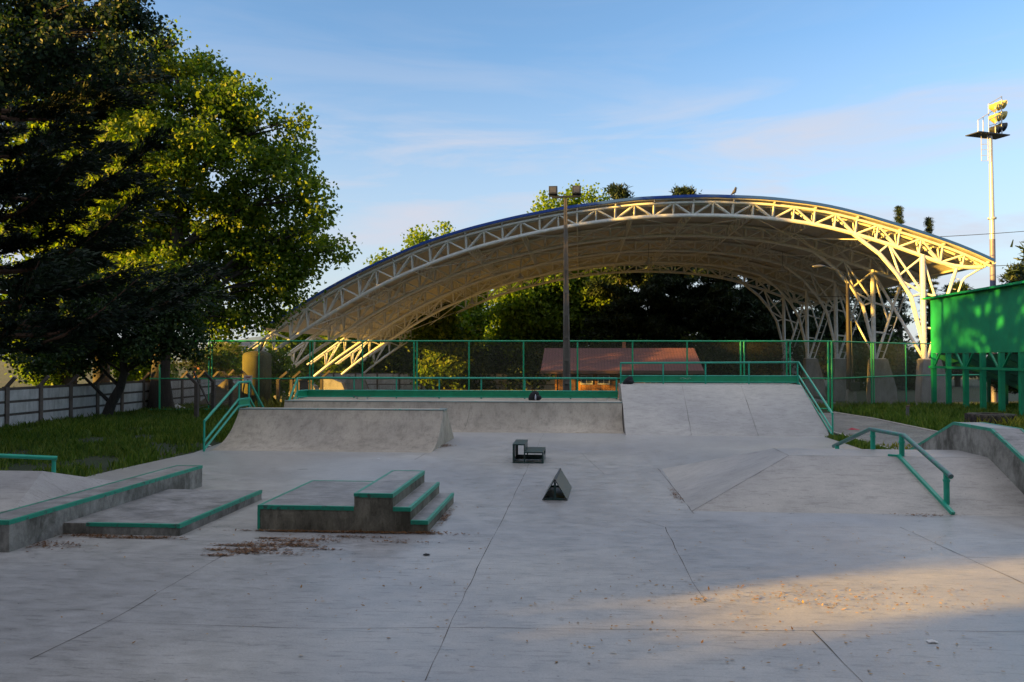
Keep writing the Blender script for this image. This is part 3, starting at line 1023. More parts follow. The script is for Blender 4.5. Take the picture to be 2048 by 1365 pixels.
def wire_fence(label, pts, lean, h, name='wire_fence'):
    t = thing(name, label, 'fence', pts[0] + (0,))
    tops = []
    for (x_, y_) in pts:
        q = MB()
        q.bar((x_, y_, -.1), (x_, y_, h), .17, .17)
        q.bar((x_, y_, h - .04), (x_ + lean, y_, h + .45), .12, .13)
        q.build('post', 'darkpost', t)
    for z, r_ in ((.55, .012), (h - .05, .014), (1.05, .006)):
        MB().tube([(x_, y_ - .1, z) for x_, y_ in pts], r_, 5).build('wire', 'darkmetal', t)
    return t
wire_fence('row of dark concrete posts with arms bent left beside the tank', [(-18.35, 37.05), (-19.2, 40.6), (-19.6, 43.6), (-19.1, 45.0)], -.5, 1.75)
wire_fence('dark concrete posts with arms bent right behind the left handrails', [(-17.6, 45.5), (-17.45, 47.3), (-17.3, 49.2), (-16.6, 50.4)], .55, 1.7)
t = thing('gate', 'grey board gate leaf between the dark bent posts', 'gate', (-16.8, 47, 0))
MB().box(-17.35, -16.3, 47.6, 47.66, .05, 1.62).build('board_panel', 'wallpost', t)
MB().box(-17.4, -16.25, 47.58, 47.595, 1.5, 1.6).build('frame', 'darkpost', t)
tag(MB().bar((-19.9, 39.8, 2.3), (-18.75, 39.2, .6), .07, .07).build('plank', 'darkpost'), 'brown plank leaning against the dark bent posts', 'plank')

t = thing('water_tank', 'tall olive round water tank standing behind the fence', 'water tank', (-19.75, 47.6, 0))
MB().lathe([(0, 0), (.86, 0), (.86, 3.05), (.82, 3.2), (.6, 3.32), (.25, 3.39), (0, 3.4)], (-19.75, 47.6, 0), 40).build('tank_shell', 'tank', t)
t = thing('notice_sign', 'small white sign with a green tree emblem beside the tank', 'sign', (-18.1, 41.6, 1.5))
sx0, sx1, sz0, sz1 = -17.98, -17.52, 1.58, 2.02
MB().box(sx0, sx1, 41.58, 41.6, sz0, sz1).build('board', 'signwhite', t)
cx = (sx0 + sx1) / 2
MB().add([(cx - .06, 41.575, 1.70), (cx + .06, 41.575, 1.70), (cx, 41.575, 1.86)], [(0, 1, 2)]).add([(cx - .012, 41.574, 1.65), (cx + .012, 41.574, 1.65), (cx + .012, 41.574, 1.7), (cx - .012, 41.574, 1.7)], [(0, 1, 2, 3)]).build('tree_emblem', 'signgreen', t)
q = MB()
for z, w in ((1.955, .17), (1.915, .12), (1.615, .15)):
    q.box(cx - w, cx + w, 41.572, 41.578, z - .012, z + .012)
q.build('text_lines', 'signred', t)
MB().tube([(cx, 41.63, -.05), (cx, 41.63, 1.95)], .03, 8).build('post', 'darkpost', t)

m = MB()
n = 22
vs = [(-21.6, 47.6, 1.75)]
for k in range(n):
    a = 2 * math.pi * k / n
    for rr, zz in ((.5, 1.15), (1.0, .5), (1.6, -.05)):
        f = random.uniform(.85, 1.15)
        vs.append((-21.6 + rr * f * math.cos(a) * 1.25, 47.6 + rr * f * math.sin(a), zz * random.uniform(.9, 1.1)))
fs = []
for k in range(n):
    a, b = 1 + 3 * k, 1 + 3 * ((k + 1) % n)
    fs += [(0, a, b), (a, a + 1, b + 1, b), (a + 1, a + 2, b + 2, b + 1)]
m.add(vs, fs, True)
tag(m.build('dirt_heap', 'dirt'), 'grey heap of gravel piled by the panel wall and tank', 'heap')

# ------------------------------------------------------------------ roofed court
RL, RR_ = Vector((-29.0, 62.125, 0)), Vector((24.75, 58.625, 0))
SPAN = (RL - RR_).length
US = (RL - RR_) / SPAN
SP = 9.69
def CP(u, z, k, dy=0.0):
    return Vector((RR_.x + US.x * u, RR_.y + US.y * u + SP * k + dy, z))
edge_prof = [(-3.7, 9.72), (-1.76, 10.73), (1.4, 11.95), (4.99, 13.2), (7.6, 13.92), (11.3, 14.50), (15.74, 14.80), (20.73, 14.74), (26.1, 14.18), (29.7, 13.58), (33.3, 12.8), (36.8, 11.8), (41.3, 9.95), (44.6, 8.32), (49.7, 5.35)]
low_prof = [(-3.4, 9.3), (-1.5, 9.25), (.7, 10.2), (2.85, 11.05), (5.27, 11.88), (7.6, 12.55), (10.2, 13.0), (12.8, 13.3), (15.3, 13.44), (18, 13.5), (20.7, 13.42), (23.3, 13.2), (26.1, 12.83), (28.7, 12.36), (31.5, 11.76), (34.2, 11.02), (36.8, 10.1), (39.4, 9.08), (42, 7.78), (44.4, 6.45), (47.2, 4.75), (50.1, 2.85), (53.0, .6)]
def smooth_interp(prof):
    xs = np.array([p[0] for p in prof]); zs = np.array([p[1] for p in prof])
    xx = np.linspace(xs[0], xs[-1], 600)
    zz = np.interp(xx, xs, zs)
    k = np.ones(31) / 31
    pad = np.concatenate([zz[0] - (zz[1:16][::-1] - zz[0]), zz, zz[-1] + (zz[-1] - zz[-16:-1][::-1])])
    zz = np.convolve(pad, k, 'valid')
    return lambda u: float(np.interp(u, xx, zz))
eP, lP = smooth_interp(edge_prof), smooth_interp(low_prof)
def tP(u):
    if u <= 46:
        return eP(u) - .42
    t_ = (u - 46) / 8
    return (eP(46) - .42) * (1 - t_) + (1.6) * t_   # leg upper chord runs on to the foot
court = thing('roofed_court', 'large arched court roof with blue edge on white lattice arches', 'canopy', (-2, 78, -1.1))
NODE = 1.42
us = list(np.arange(-3.4, 49.8, NODE))
def arch(k):
    o = thing_part('arch_truss')
    return o
q_roof = None
# roof sheet
def sheet(name, mat, z_off0, z_off1, y0, y1, u0=-3.7, u1=49.7):
    m = MB()
    uu = list(np.linspace(u0, u1, 70))
    vs = []
    for u in uu:
        for zo in (z_off0, z_off1):
            vs.append(CP(u, eP(u) + zo, 0, y0))
        for zo in (z_off0, z_off1):
            vs.append(CP(u, eP(u) + zo, 4, y1))
    fs = []
    for i in range(len(uu) - 1):
        a = i * 4
        fs += [(a, a + 2, a + 6, a + 4), (a + 1, a + 5, a + 7, a + 3), (a, a + 4, a + 5, a + 1), (a + 2, a + 3, a + 7, a + 6)]
    e = (len(uu) - 1) * 4
    fs += [(0, 1, 3, 2), (e, e + 2, e + 3, e + 1)]
    m.add(vs, fs)
    return m.build(name, mat, court)
sheet('ceiling_sheet', 'underside', -.22, -.14, -.75, .75)
sheet('roof_sheet', 'blue', -.136, .02, -.8, .8)
for y0 in (-.86, SP * 4 + .82):
    m = MB()
    uu = list(np.linspace(-3.72, 49.72, 70))
    vs = []
    for u in uu:
        for zo in (-.15, .05):
            for yy in (0, .05):
                vs.append(CP(u, eP(u) + zo, 0, y0 + yy))
    fs = []
    for i in range(len(uu) - 1):
        a = i * 4
        fs += [(a, a + 2, a + 6, a + 4), (a + 1, a + 5, a + 7, a + 3), (a, a + 4, a + 5, a + 1), (a + 2, a + 3, a + 7, a + 6)]
    m.add(vs, fs)
    m.build('fascia', 'blue', court)
for i, u in enumerate(us[::2]):
    m = MB()
    a, b = CP(u, eP(u) - .30, 0, -.7), CP(u, eP(u) - .30, 4, .7)
    m.bar(a, b, .09, .14)
    m.build('purlin', 'underside', court)
# eave gutter on the right
MB().tube([CP(-3.75, 9.55, 0, -.7), CP(-3.75, 9.55, 4, .7)], .12, 8).build('gutter', 'white', court)

leg = [(5.27, 11.84), (3.49, 10.37), (2.33, 8.92), (1.41, 7.28), (.68, 4.16), (.58, 2.85)]
for k in range(5):
    m = MB()
    W = .42
    # chords
    m.tube([CP(u, lP(u), k) for u in np.arange(-3.3, 53.2, .9)], .15, 8)
    for s_ in (-W, W):
        top = [CP(u, tP(u), k, s_) for u in np.arange(-3.6, 53.4, .9)]
        m.tube(top, .105, 6)
    for i, u in enumerate(list(us) + [51.2]):
        L_ = CP(u, lP(u), k)
        for s_ in (-W, W):
            T_ = CP(u, tP(u), k, s_)
            m.tube([L_, T_], .07 if i % 2 else .085, 5, False)
            if i % 2 == 0:
                for du in (-NODE, NODE):
                    if -3.5 < u + du < 51.5:
                        m.tube([L_, CP(u + du, tP(u + du), k, s_)], .07, 5, False)
        m.tube([CP(u, tP(u), k, -W), CP(u, tP(u), k, W)], .05, 5, False)
    m.build('arch_truss', 'white', court)
    # right leg
    m = MB()
    m.tube([CP(u, z, k) for u, z in leg], .15, 8)
    m.tube([CP(.62, 10.25, k), CP(.58, 2.8, k)], .19, 10)
    m.tube([CP(-1.62, 9.25, k), CP(.42, 2.8, k)], .12, 8)
    for a, b in (((2.85, 11.05), (1.95, 8.2)), ((2.85, 11.05), (.62, 7.55)), ((.62, 10.1), (2.3, 8.7)), ((2.15, 8.5), (.62, 7.55)), ((1.41, 7.28), (.62, 7.55)),
                 ((.62, 7.55), (-.75, 7.1)), ((.62, 10.1), (-.55, 6.0)), ((2.85, 11.05), (3.6, 10.4)), ((.6, 5.1), (-.25, 5.0)), ((.7, 10.2), (-1.5, 9.25))):
        m.tube([CP(*a, k), CP(*b, k)], .085, 6, False)
    m.build('leg_truss', 'white', court)
    m = MB()
    for i in range(9):
        f = i / 9
        u_, z_ = -1.62 + 2.04 * f, 9.25 - 6.45 * f
        m.bar(CP(u_, z_, k), CP(u_ - .38, z_ - .05, k), .04, .04)
    m.tube([CP(-3.6, 9.45, k), CP(-2.2, 8.6, k), CP(-2.0, 8.9, k) if False else CP(-1.95, 8.3, k), CP(-.12, 2.9, k), CP(-1.05, .2, k), CP(-1.12, -1.0, k)], .065, 8)
    m.build('downpipe', 'white', court)
    # pedestals
    def ped(poly, th, name='pedestal'):
        mm = MB()
        vs = []
        for s_ in (-th / 2, th / 2):
            for u_, z_ in poly:
                vs.append(CP(u_, z_, k, s_))
        n_ = len(poly)
        mm.add(vs, [tuple(range(n_)), tuple(range(2 * n_ - 1, n_ - 1, -1))] + [(i, (i + 1) % n_, (i + 1) % n_ + n_, i + n_) for i in range(n_)])
        mm.build(name, 'pedestal', court, .02)
    ped([(1.02, -1.3), (1.0, .45), (.86, 2.86), (-.32, 2.86), (-.98, .5), (-1.1, -1.3)], 1.1)
    MB().bar(CP(.86, 2.88, k), CP(-.26, 2.88, k), .7, .06).build('base_plate', 'white', court)
    ped([(51.7, -1.3), (52.3, .05), (53.4, .45), (54.4, .7), (55.3, -1.3)], 1.3)
# longitudinal lattice girders
for u in (3.8, 8.0, 12.2, 16.5, 20.8, 25.0, 29.3, 33.5, 37.8, 42.0, 46.3):
    m = MB()
    a, b = CP(u, lP(u) + .05, 0), CP(u, lP(u) + .05, 4)
    m.tube([a, b], .055, 6)
    a2, b2 = CP(u, eP(u) - .45, 0), CP(u, eP(u) - .45, 4)
    m.tube([a2, b2], .055, 6)
    n_ = 52
    for i in range(n_):
        f0, f1 = i / n_, (i + 1) / n_
        p0 = (a if i % 2 else a2).lerp(b if i % 2 else b2, f0)
        p1 = (a2 if i % 2 else a).lerp(b2 if i % 2 else b, f1)
        m.tube([p0, p1], .028, 4, False)
    m.build('girder', 'white', court)
m = MB()
for k in range(4):
    for u in (3.8, 12.2, 20.8, 29.3, 37.8):
        m.tube([CP(u, lP(u), k), CP(u + 8.4, lP(u + 8.4), k + 1)], .04, 5, False)
        m.tube([CP(u + 8.4, lP(u + 8.4), k), CP(u, lP(u), k + 1)], .04, 5, False)
m.build('bracing_rods', 'white', court)
MB().tube([CP(.62, 10.1, 1), CP(.62, 2.9, 0)], .11, 8).build('cross_brace', 'white', court)
MB().tube([CP(.62, 3.2, 1), CP(.62, 10.1, 2)], .08, 8).build('cross_brace', 'white', court)
MB().tube([CP(49.9, 4.5, 0), CP(51.2, .8, 0, -.4)], .11, 8).build('downpipe', 'darkmetal', court)

def pendant(label, u, k, z):
    p = CP(u, z, 0, k * SP)
    t = thing('pendant_lamp', label, 'lamp', p, 'lamps hanging under the court roof')
    MB().tube([p + Vector((0, 0, .3)), Vector((p.x, p.y, lP(u) + .2))], .015, 5).build('cord', 'darkmetal', t)
    MB().lathe([(.12, .32), (.14, .12), (.42, -.18), (.40, -.2), (.1, .08)], p, 16).build('lamp_shade', 'galv', t)
pendant('white bell lamp hanging under the middle of the court roof', 18.4, 1.6, 11.9)
pendant('grey bell lamp hanging under the roof near the twin floodlight pole', 30.5, 1.6, 10.7)
pendant('bell lamp hanging under the roof near its bright right end', 6.6, 1.5, 10.9)
pendant('dark bell lamp hanging low under the left half of the roof', 36.0, 2.2, 8.7)

# bird on the ridge
bp = CP(13.6, eP(13.6) + .03, 0, -.5)
t = thing('bird', 'small dark bird perched on the blue roof edge', 'bird', bp)
m = MB()
m.tube([bp + Vector((-.24, 0, .12)), bp + Vector((-.12, 0, .2)), bp + Vector((.02, 0, .34)), bp + Vector((.08, 0, .48)), bp + Vector((.1, 0, .6)), bp + Vector((.12, 0, .68))], [.02, .07, .13, .1, .07, .03], 8)
m.tube([bp + Vector((.14, 0, .61)), bp + Vector((.24, 0, .58))], [.03, .006], 6)
m.build('body', 'bird', t)
for s_ in (-.04, .04):
    MB().tube([bp + Vector((.02, s_, 0)), bp + Vector((.01, s_, .25))], .012, 5).build('leg', 'bird', t)

# ------------------------------------------------------------------ cabin
t = thing('cabin', 'low ochre board cabin with a red corrugated roof', 'cabin', (2.6, 52, 0))
MB().box(-1.62, 7.2, 52.0, 56.8, -.2, 2.35).build('wall', 'boards', t)
rf = MB()
for (ya_, za, yb_, zb_) in ((50.95, 2.12, 54.35, 3.62), (57.75, 2.12, 54.35, 3.62)):
    vs = [(-2.5, ya_, za), (7.75, ya_, za), (7.6, yb_, zb_), (-2.4, yb_, zb_), (-2.5, ya_, za - .1), (7.75, ya_, za - .1), (7.6, yb_, zb_ - .1), (-2.4, yb_, zb_ - .1)]
    rf.add(vs, [(0, 1, 2, 3), (7, 6, 5, 4), (0, 4, 5, 1), (1, 5, 6, 2), (3, 2, 6, 7), (0, 3, 7, 4)])
rfo = rf.build('roof', 'redroof', t)
MB().tube([(3.0, 55.2, 3.2), (3.0, 55.2, 4.15)], .12, 10).build('chimney', 'brick', rfo)
MB().box(-2.52, 7.78, 50.90, 50.945, 1.96, 2.16).build('fascia_board', 'brownwood', t)
dr = MB().box(-1.35, -.30, 51.93, 51.99, 0, 2.05).build('door', 'brownwood', t)
MB().box(-1.1, -.8, 51.90, 51.925, 1.25, 1.5).build('notice', 'signwhite', dr)
q = MB()
for z in (1.32, 1.37, 1.43):
    q.box(-1.06, -.84, 51.893, 51.899, z - .008, z + .008)
q.build('text_lines', 'darkmetal', dr)
for xx in (-1.62, 7.08):
    MB().box(xx, xx + .12, 51.95, 51.995, 0, 2.3).build('corner_board', 'boards', t)
for x0 in (.02, 1.12, 4.1):
    f = MB()
    f.box(x0, x0 + .8, 51.94, 51.99, 1.78, 1.86).box(x0, x0 + .8, 51.94, 51.99, 1.24, 1.32).box(x0, x0 + .07, 51.94, 51.99, 1.32, 1.78).box(x0 + .73, x0 + .8, 51.94, 51.99, 1.32, 1.78).box(x0 + .37, x0 + .43, 51.945, 51.988, 1.32, 1.78)
    w = f.build('window', 'signwhite', t)
    MB().box(x0 + .07, x0 + .73, 51.96, 51.985, 1.32, 1.78).build('pane', 'glass', w)
MB().sphere((-1.5, 51.6, 2.0), .06).build('lamp', 'lampglass', t)

# ------------------------------------------------------------------ poles
px, py = -.66, 40.5
t = thing('floodlight_pole', 'tall brown concrete pole carrying two square floodlights', 'floodlight pole', (px, py, 0))
q = MB()
ht = 11.05
for s_ in (-1, 1):
    q.add([(px + s_ * .17 - .05, py - .13, -.1), (px + s_ * .17 + .05, py - .13, -.1), (px + s_ * .17 + .05, py + .13, -.1), (px + s_ * .17 - .05, py + .13, -.1),
           (px - .06 + s_ * .05 - .03, py - .06, ht), (px - .06 + s_ * .05 + .03, py - .06, ht), (px - .06 + s_ * .05 + .03, py + .06, ht), (px - .06 + s_ * .05 - .03, py + .06, ht)],
          [(3, 2, 1, 0), (4, 5, 6, 7), (0, 1, 5, 4), (1, 2, 6, 5), (2, 3, 7, 6), (3, 0, 4, 7)])
wb = []
for z, hw in ((-.1, .15), (ht, .03)):
    cx_ = -.06 * max(z, 0) / ht
    wb += [(px + cx_ - hw, py - .05, z), (px + cx_ + hw, py - .05, z), (px + cx_ + hw, py + .05, z), (px + cx_ - hw, py + .05, z)]
q.add(wb, [(3, 2, 1, 0), (4, 5, 6, 7), (0, 1, 5, 4), (1, 2, 6, 5), (2, 3, 7, 6), (3, 0, 4, 7)])
for i in range(9):
    z = .5 + i * 1.15
    w = .15 * (1 - z / ht) + .03
    q.box(px - .06 * z / ht - w, px - .06 * z / ht + w, py - .12 + .06 * z / ht, py + .1 - .05 * z / ht, z, z + .16)
q.build('pole', 'utility', t)
MB().bar((px - .75, py - .08, 11.1), (px + .72, py - .08, 11.14), .08, .1).build('crossarm', 'darkmetal', t)
for s_ in (-.66, .52):
    fl = MB()
    fl.add([(px + s_ - .24, py - .32, 11.24), (px + s_ + .2, py - .32, 11.24), (px + s_ + .2, py + .12, 11.16), (px + s_ - .24, py + .12, 11.16),
            (px + s_ - .24, py - .22, 11.66), (px + s_ + .2, py - .22, 11.66), (px + s_ + .2, py + .1, 11.5), (px + s_ - .24, py + .1, 11.5)],
           [(3, 2, 1, 0), (4, 5, 6, 7), (0, 1, 5, 4), (1, 2, 6, 5), (2, 3, 7, 6), (3, 0, 4, 7)])
    fo = fl.build('floodlight', 'darkmetal', t, .015)
    MB().add([(px + s_ - .17, py - .324, 11.3), (px + s_ + .13, py - .324, 11.3), (px + s_ + .13, py - .25, 11.6), (px + s_ - .17, py - .25, 11.6)], [(0, 1, 2, 3)]).build('glass', 'lampglass', fo)
    MB().bar((px + s_ - .02, py - .1, 11.12), (px + s_ - .02, py - .1, 11.22), .3, .03).build('bracket', 'darkmetal', fo)

px, py = 16.3, 50.2
t = thing('street_lamp', 'dark brown lamp post with a curved arm and meter box', 'street lamp', (px, py, 0))
MB().bar((px, py, -.1), (px, py, 1.05), .34, .3).build('base', 'pedestal', t)
MB().tube([(px - .02, py, 1.0), (px - .05, py, 7.5)], [.16, .11], 10).build('pole', 'lamppost', t)
MB().tube([(px + .2, py - .05, 1.0), (px + .12, py - .05, 5.2)], .05, 8).build('conduit', 'darkmetal', t)
MB().box(px - .02, px + .5, py - .42, py - .16, .95, 1.5).build('meter_box', 'darkmetal', t, .02)
MB().tube([(px - .05, py, 7.4), (px - .25, py, 7.95), (px - .75, py, 8.35), (px - 1.4, py, 8.55)], .035, 8).build('arm', 'darkmetal', t)
MB().sphere((px - 1.75, py, 8.55), (.42, .15, .10), 14, 8).build('lamp_head', 'lampglass', t)

px, py = 36.9, 75
t = thing('floodlight_mast', 'tall slender white stadium mast with caged floodlights at top', 'floodlight mast', (px, py, -1))
MB().tube([(px, py, -1), (px, py, 13.6)], [.26, .23], 12).build('lower_pole', 'violet', t)
MB().tube([(px, py, 13.6), (px - .05, py, 23.00)], [.22, .15], 12).build('pole', 'galv', t)
MB().tube([(px, py, 15.4), (px, py, 15.55)], .36, 12).build('collar', 'galv', t)
MB().bar((px - 1.9, py - .6, 23.00), (px + 1.4, py + .8, 23.00), 1.5, .08).build('platform', 'darkmetal', t)
q = MB()
def rail(a, b):
    q.tube([a, b], .032, 5, False)
P0, P1 = Vector((px - 1.75, py - 1.3, 23.0)), Vector((px + 1.0, py + .1, 23.0))
for h0, h1 in ((1.0, 2.7), (.55, 2.0), (0.05, 1.2)):
    a_, b_ = P0.lerp(P1, .0 if h0 > .9 else .45), P1
    rail(a_ + Vector((0, 0, h0 if h0 > .9 else h0 + .6)), b_ + Vector((0, 0, h1)))
for f_, h_ in ((0, 1.0), (.22, 1.4), (.45, 2.6), (.72, 2.5), (.98, 2.9)):
    rail(P0.lerp(P1, f_), P0.lerp(P1, f_) + Vector((0, 0, h_)))
rail(P0.lerp(P1, .45) + Vector((0, 0, 2.6)), P1 + Vector((0, 0, 3.5)))
rail(P1, P1 + Vector((0, 0, 3.5)))
q.build('cage', 'galv', t)
q = MB()
for s_ in (-1.0, -.45):
    q.tube([(px + s_, py - .3, 23.00), (px + s_, py - .3, 20.60)], .025, 5, False)
for i in range(5):
    q.tube([(px - 1.0, py - .3, 20.60 + i * .5), (px - .45, py - .3, 20.60 + i * .5)], .02, 5, False)
q.build('ladder', 'galv', t)
for i, z in enumerate((23.55, 24.6, 25.6)):
    for j in range(3):
        c = Vector((px - .1 + j * .5, py + .1 + j * .25, z + j * .22))
        fl = MB()
        fl.tube([c, c + Vector((.14, .02, .0)), c + Vector((.62, .05, -.12))], [.13, .24, .42], 12).build('floodlight', 'sunlit_lamp' if z > 24 else 'darkmetal', t)

for i, (z0, z1, xa, ya_, xb, yb_) in enumerate(((13.4, 16.2, 30, 72, 60, 70), (10.9, 12.6, 24, 74, 62, 72), (8.6, 9.9, 22, 76, 64, 74))):
    pts = []
    for k in range(17):
        f = k / 16
        pts.append((xa + (xb - xa) * f, ya_ + (yb_ - ya_) * f, z0 + (z1 - z0) * f - 1.0 * 4 * f * (1 - f) * .5))
    tag(MB().tube(pts, .028, 5).build('power_line', 'darkmetal'), ('highest', 'middle', 'lowest')[i] + ' of the three dark power lines crossing beside the mast', 'cable', 'power lines at the right edge')

# ------------------------------------------------------------------ bleachers
t = thing('bleachers', 'green raised bleachers seen from behind with a clad back wall', 'bleachers', (24, 44, 0))
MB().box(21.9, 21.98, 26, 52.15, 3.25, 6.62).build('back_wall', 'bpanel', t)
MB().box(21.55, 22.3, 26, 52.6, 6.63, 6.74).build('cap', 'bleach', t)
ys_b = [52.0, 50.0, 47.85, 45.9, 43.95, 42.0, 40.0, 38.0]
for yy in ys_b:
    MB().box(21.88, 22.12, yy - .12, yy + .12, -.1, 3.24).build('column', 'bleach', t)
    MB().bar((22.3, yy, 3.1), (30.5, yy, -.2), .18, .35).build('stringer', 'bleachdark', t)
    MB().box(25.2, 25.35, yy - .1, yy + .1, -.1, 2.0).build('inner_post', 'bleachdark', t)
    MB().box(28.0, 28.15, yy - .1, yy + .1, -.1, .9).build('inner_post', 'bleachdark', t)
MB().box(21.78, 21.845, 37.5, 52.3, 2.32, 2.46).build('beam', 'bleach', t)
for yy, s_ in ((52, -1), (47.85, 1), (47.85, -1), (43.95, 1), (43.95, -1)):
    MB().bar((21.95, yy + .25 * s_, 2.45), (21.95, yy + 1.0 * s_, 3.24), .09, .09).build('brace', 'bleach', t)
for i in range(9):
    xx = 22.6 + i * .85
    z = 3.35 - i * .37
    MB().box(xx, xx + .38, 37.5, 52.0, z, z + .07).build('seat', 'bleachdark', t)
    MB().box(xx + .45, xx + .8, 37.5, 52.0, z - .22, z - .17).build('footboard', 'bleachdark', t)

# tyres
def tyre(label, c, r, h, yaw):
    t = thing('tractor_tyre', label, 'tyre', c)
    prof = [(r * .58, .04), (r * .62, 0), (r * .93, 0.02), (r, h * .2), (r, h * .8), (r * .93, h * .98), (r * .62, h), (r * .56, h * .93), (r * .7, h * .6), (r * .7, h * .3), (r * .58, .04)]
    MB().lathe(prof, c, 40).build('carcass', 'rubber', t)
    q = MB()
    for k in range(22):
        a = 2 * math.pi * k / 22
        for s_, z0, z1 in ((1, .06, .48), (-1, .52, .94)):
            a2 = a + s_ * .12
            p0 = (c[0] + (r + .01) * math.cos(a), c[1] + (r + .01) * math.sin(a), c[2] + h * z0)
            p1 = (c[0] + (r + .01) * math.cos(a2), c[1] + (r + .01) * math.sin(a2), c[2] + h * z1)
            q.bar(p0, p1, .07, .07)
    q.build('tread', 'rubber', t)
    return t
tyre('big worn tractor tyre lying flat in the grass before the bleachers', (17.35, 35.6, 0), .92, .62, 0)
tyre('second dark tyre half hidden under the bleachers', (23.3, 42.6, 0), .8, .5, 0)

t = thing('stake', 'short weathered wooden stake standing in the grass right of the path', 'stake', (15.75, 40.2, 0))
MB().bar((15.75, 40.2, -.1), (15.77, 40.2, .62), .11, .11).build('shaft', 'stake', t)
MB().bar((15.70, 40.2, .62), (15.86, 40.2, .66), .12, .06).build('broken_top', 'brownwood', t)

# house far on the left
t = thing('house', 'orange brick house glimpsed behind the water tank', 'house', (-42, 92, -1))
MB().box(-45, -37.5, 90, 97, -1.3, 2.6).build('wall', 'brick', t)
MB().prism([(-45.6, 2.55), (-36.9, 2.55), (-41.2, 5.0)], 'y', 89.5, 97.5).build('roof', 'greyroof', t)
MB().box(-42.6, -41.3, 89.94, 89.99, .4, 1.6).build('window', 'glass', t)

# ------------------------------------------------------------------ vegetation
def quads_object(name, verts, mat, parent=None, loc=None, nv=4):
    """verts: (N, nv, 3) world coordinates"""
    N = verts.shape[0]
    me = bpy.data.meshes.new(name)
    v = verts.reshape(-1, 3).astype(np.float32)
    off = world_loc(parent) if parent else Vector((0, 0, 0))
    v = v - np.array([off.x, off.y, off.z], np.float32)
    me.vertices.add(N * nv)
    me.vertices.foreach_set('co', v.ravel())
    me.loops.add(N * nv)
    me.loops.foreach_set('vertex_index', np.arange(N * nv, dtype=np.int32))
    me.polygons.add(N)
    me.polygons.foreach_set('loop_start', np.arange(0, N * nv, nv, dtype=np.int32))
    me.update(calc_edges=True)
    me.materials.append(M[mat])
    o = bpy.data.objects.new(name, me)
    col.objects.link(o)
    if parent:
        o.parent = parent
    return o

def unit(a):
    return a / np.maximum(1e-9, np.linalg.norm(a, axis=-1, keepdims=True))

def leaves(c, size, g, aspect=.8, up=0.35):
    """kite-shaped leaves at centres c"""
    N = len(c)
    d = unit(g.normal(size=(N, 3)) + np.array([0, 0, -up]))
    s = unit(np.cross(d, g.normal(size=(N, 3))))
    L = size * g.uniform(.65, 1.3, (N, 1))
    nrm = np.cross(d, s)
    bend = nrm * L * g.uniform(-.12, .12, (N, 1))
    return np.stack([c - d * L * .5, c + s * L * .5 * aspect + bend, c + d * L * .55, c - s * L * .5 * aspect + bend], 1)

def clump_points(blobs, n, g, clump=.45, fill=.55, dens=1.0):
    vol = np.array([(b[3] * b[4]) ** 1.0 * b[3] for b in blobs])
    cnt = np.maximum(30, (n * vol / vol.sum()).astype(int))
    out = []
    for b, k in zip(blobs, cnt):
        nc = max(6, int(dens * (b[3] ** 2) * 9))
        d = unit(g.normal(size=(nc, 3)))
        rad = g.uniform(fill, 1.08, (nc, 1)) ** .8
        cc = np.array(b[:3]) + d * rad * np.array([b[3], b[3], b[4]])
        idx = g.integers(0, nc, k)
        sg = clump * g.uniform(.55, 1.25, nc)[idx][:, None]
        out.append(cc[idx] + np.clip(g.normal(size=(k, 3)), -1.7, 1.7) * sg * np.array([1, 1, .8]))
    return np.concatenate(out)

def trunk_mesh(pts, rad, blobs, parent, mat, limb_r=.4, name='trunk', nlimb=99):
    m = MB()
    m.tube(pts, rad, 12, False)
    tp = [Vector(p) for p in pts]
    for b in blobs[:nlimb]:
        c = Vector(b[:3])
        cand = [(i, p) for i, p in enumerate(tp) if p.z < c.z - .3 and i > 0 and (rad[0] < .8 or p.z > 4)] or [(len(tp) // 2 if rad[0] < .8 else 3, tp[len(tp) // 2 if rad[0] < .8 else 3])]
        i, p = min(cand, key=lambda q: (q[1] - c).length + abs((c.z - q[1].z) - (Vector((q[1].x - c.x, q[1].y - c.y)).length) * .7) * .6)
        r0 = rad[i] * limb_r
        mid = p.lerp(c, .5) + Vector((0, 0, .12 * (c - p).length))
        m.tube([p, p.lerp(mid, .5), mid, mid.lerp(c, .6), c], [r0, r0 * .8, r0 * .6, r0 * .35, r0 * .12], 6, False)
        for _ in range(3):
            e = c + Vector((random.uniform(-1, 1) * b[3] * .8, random.uniform(-1, 1) * b[3] * .8, random.uniform(-.3, 1) * b[4] * .8))
            m.tube([mid, mid.lerp(e, .5) + Vector((0, 0, .1)), e], [r0 * .45, r0 * .25, r0 * .06], 5, False)
    return m.build(name, mat, parent, fix=False)

def broadleaf(name, label, base, pts, rad, blobs, n, size, leafmat, seed, group=None, clump=.45, fill=.5, barkmat='bark', dens=1.0, cat='tree'):
    g = np.random.default_rng(seed)
    t = thing(name, label, cat, base, group)
    trunk_mesh(pts, rad, blobs, t, barkmat)
    c = clump_points(blobs, n, g, clump, fill, dens)
    quads_object('crown', leaves(c, size, g), leafmat, t)
    return t

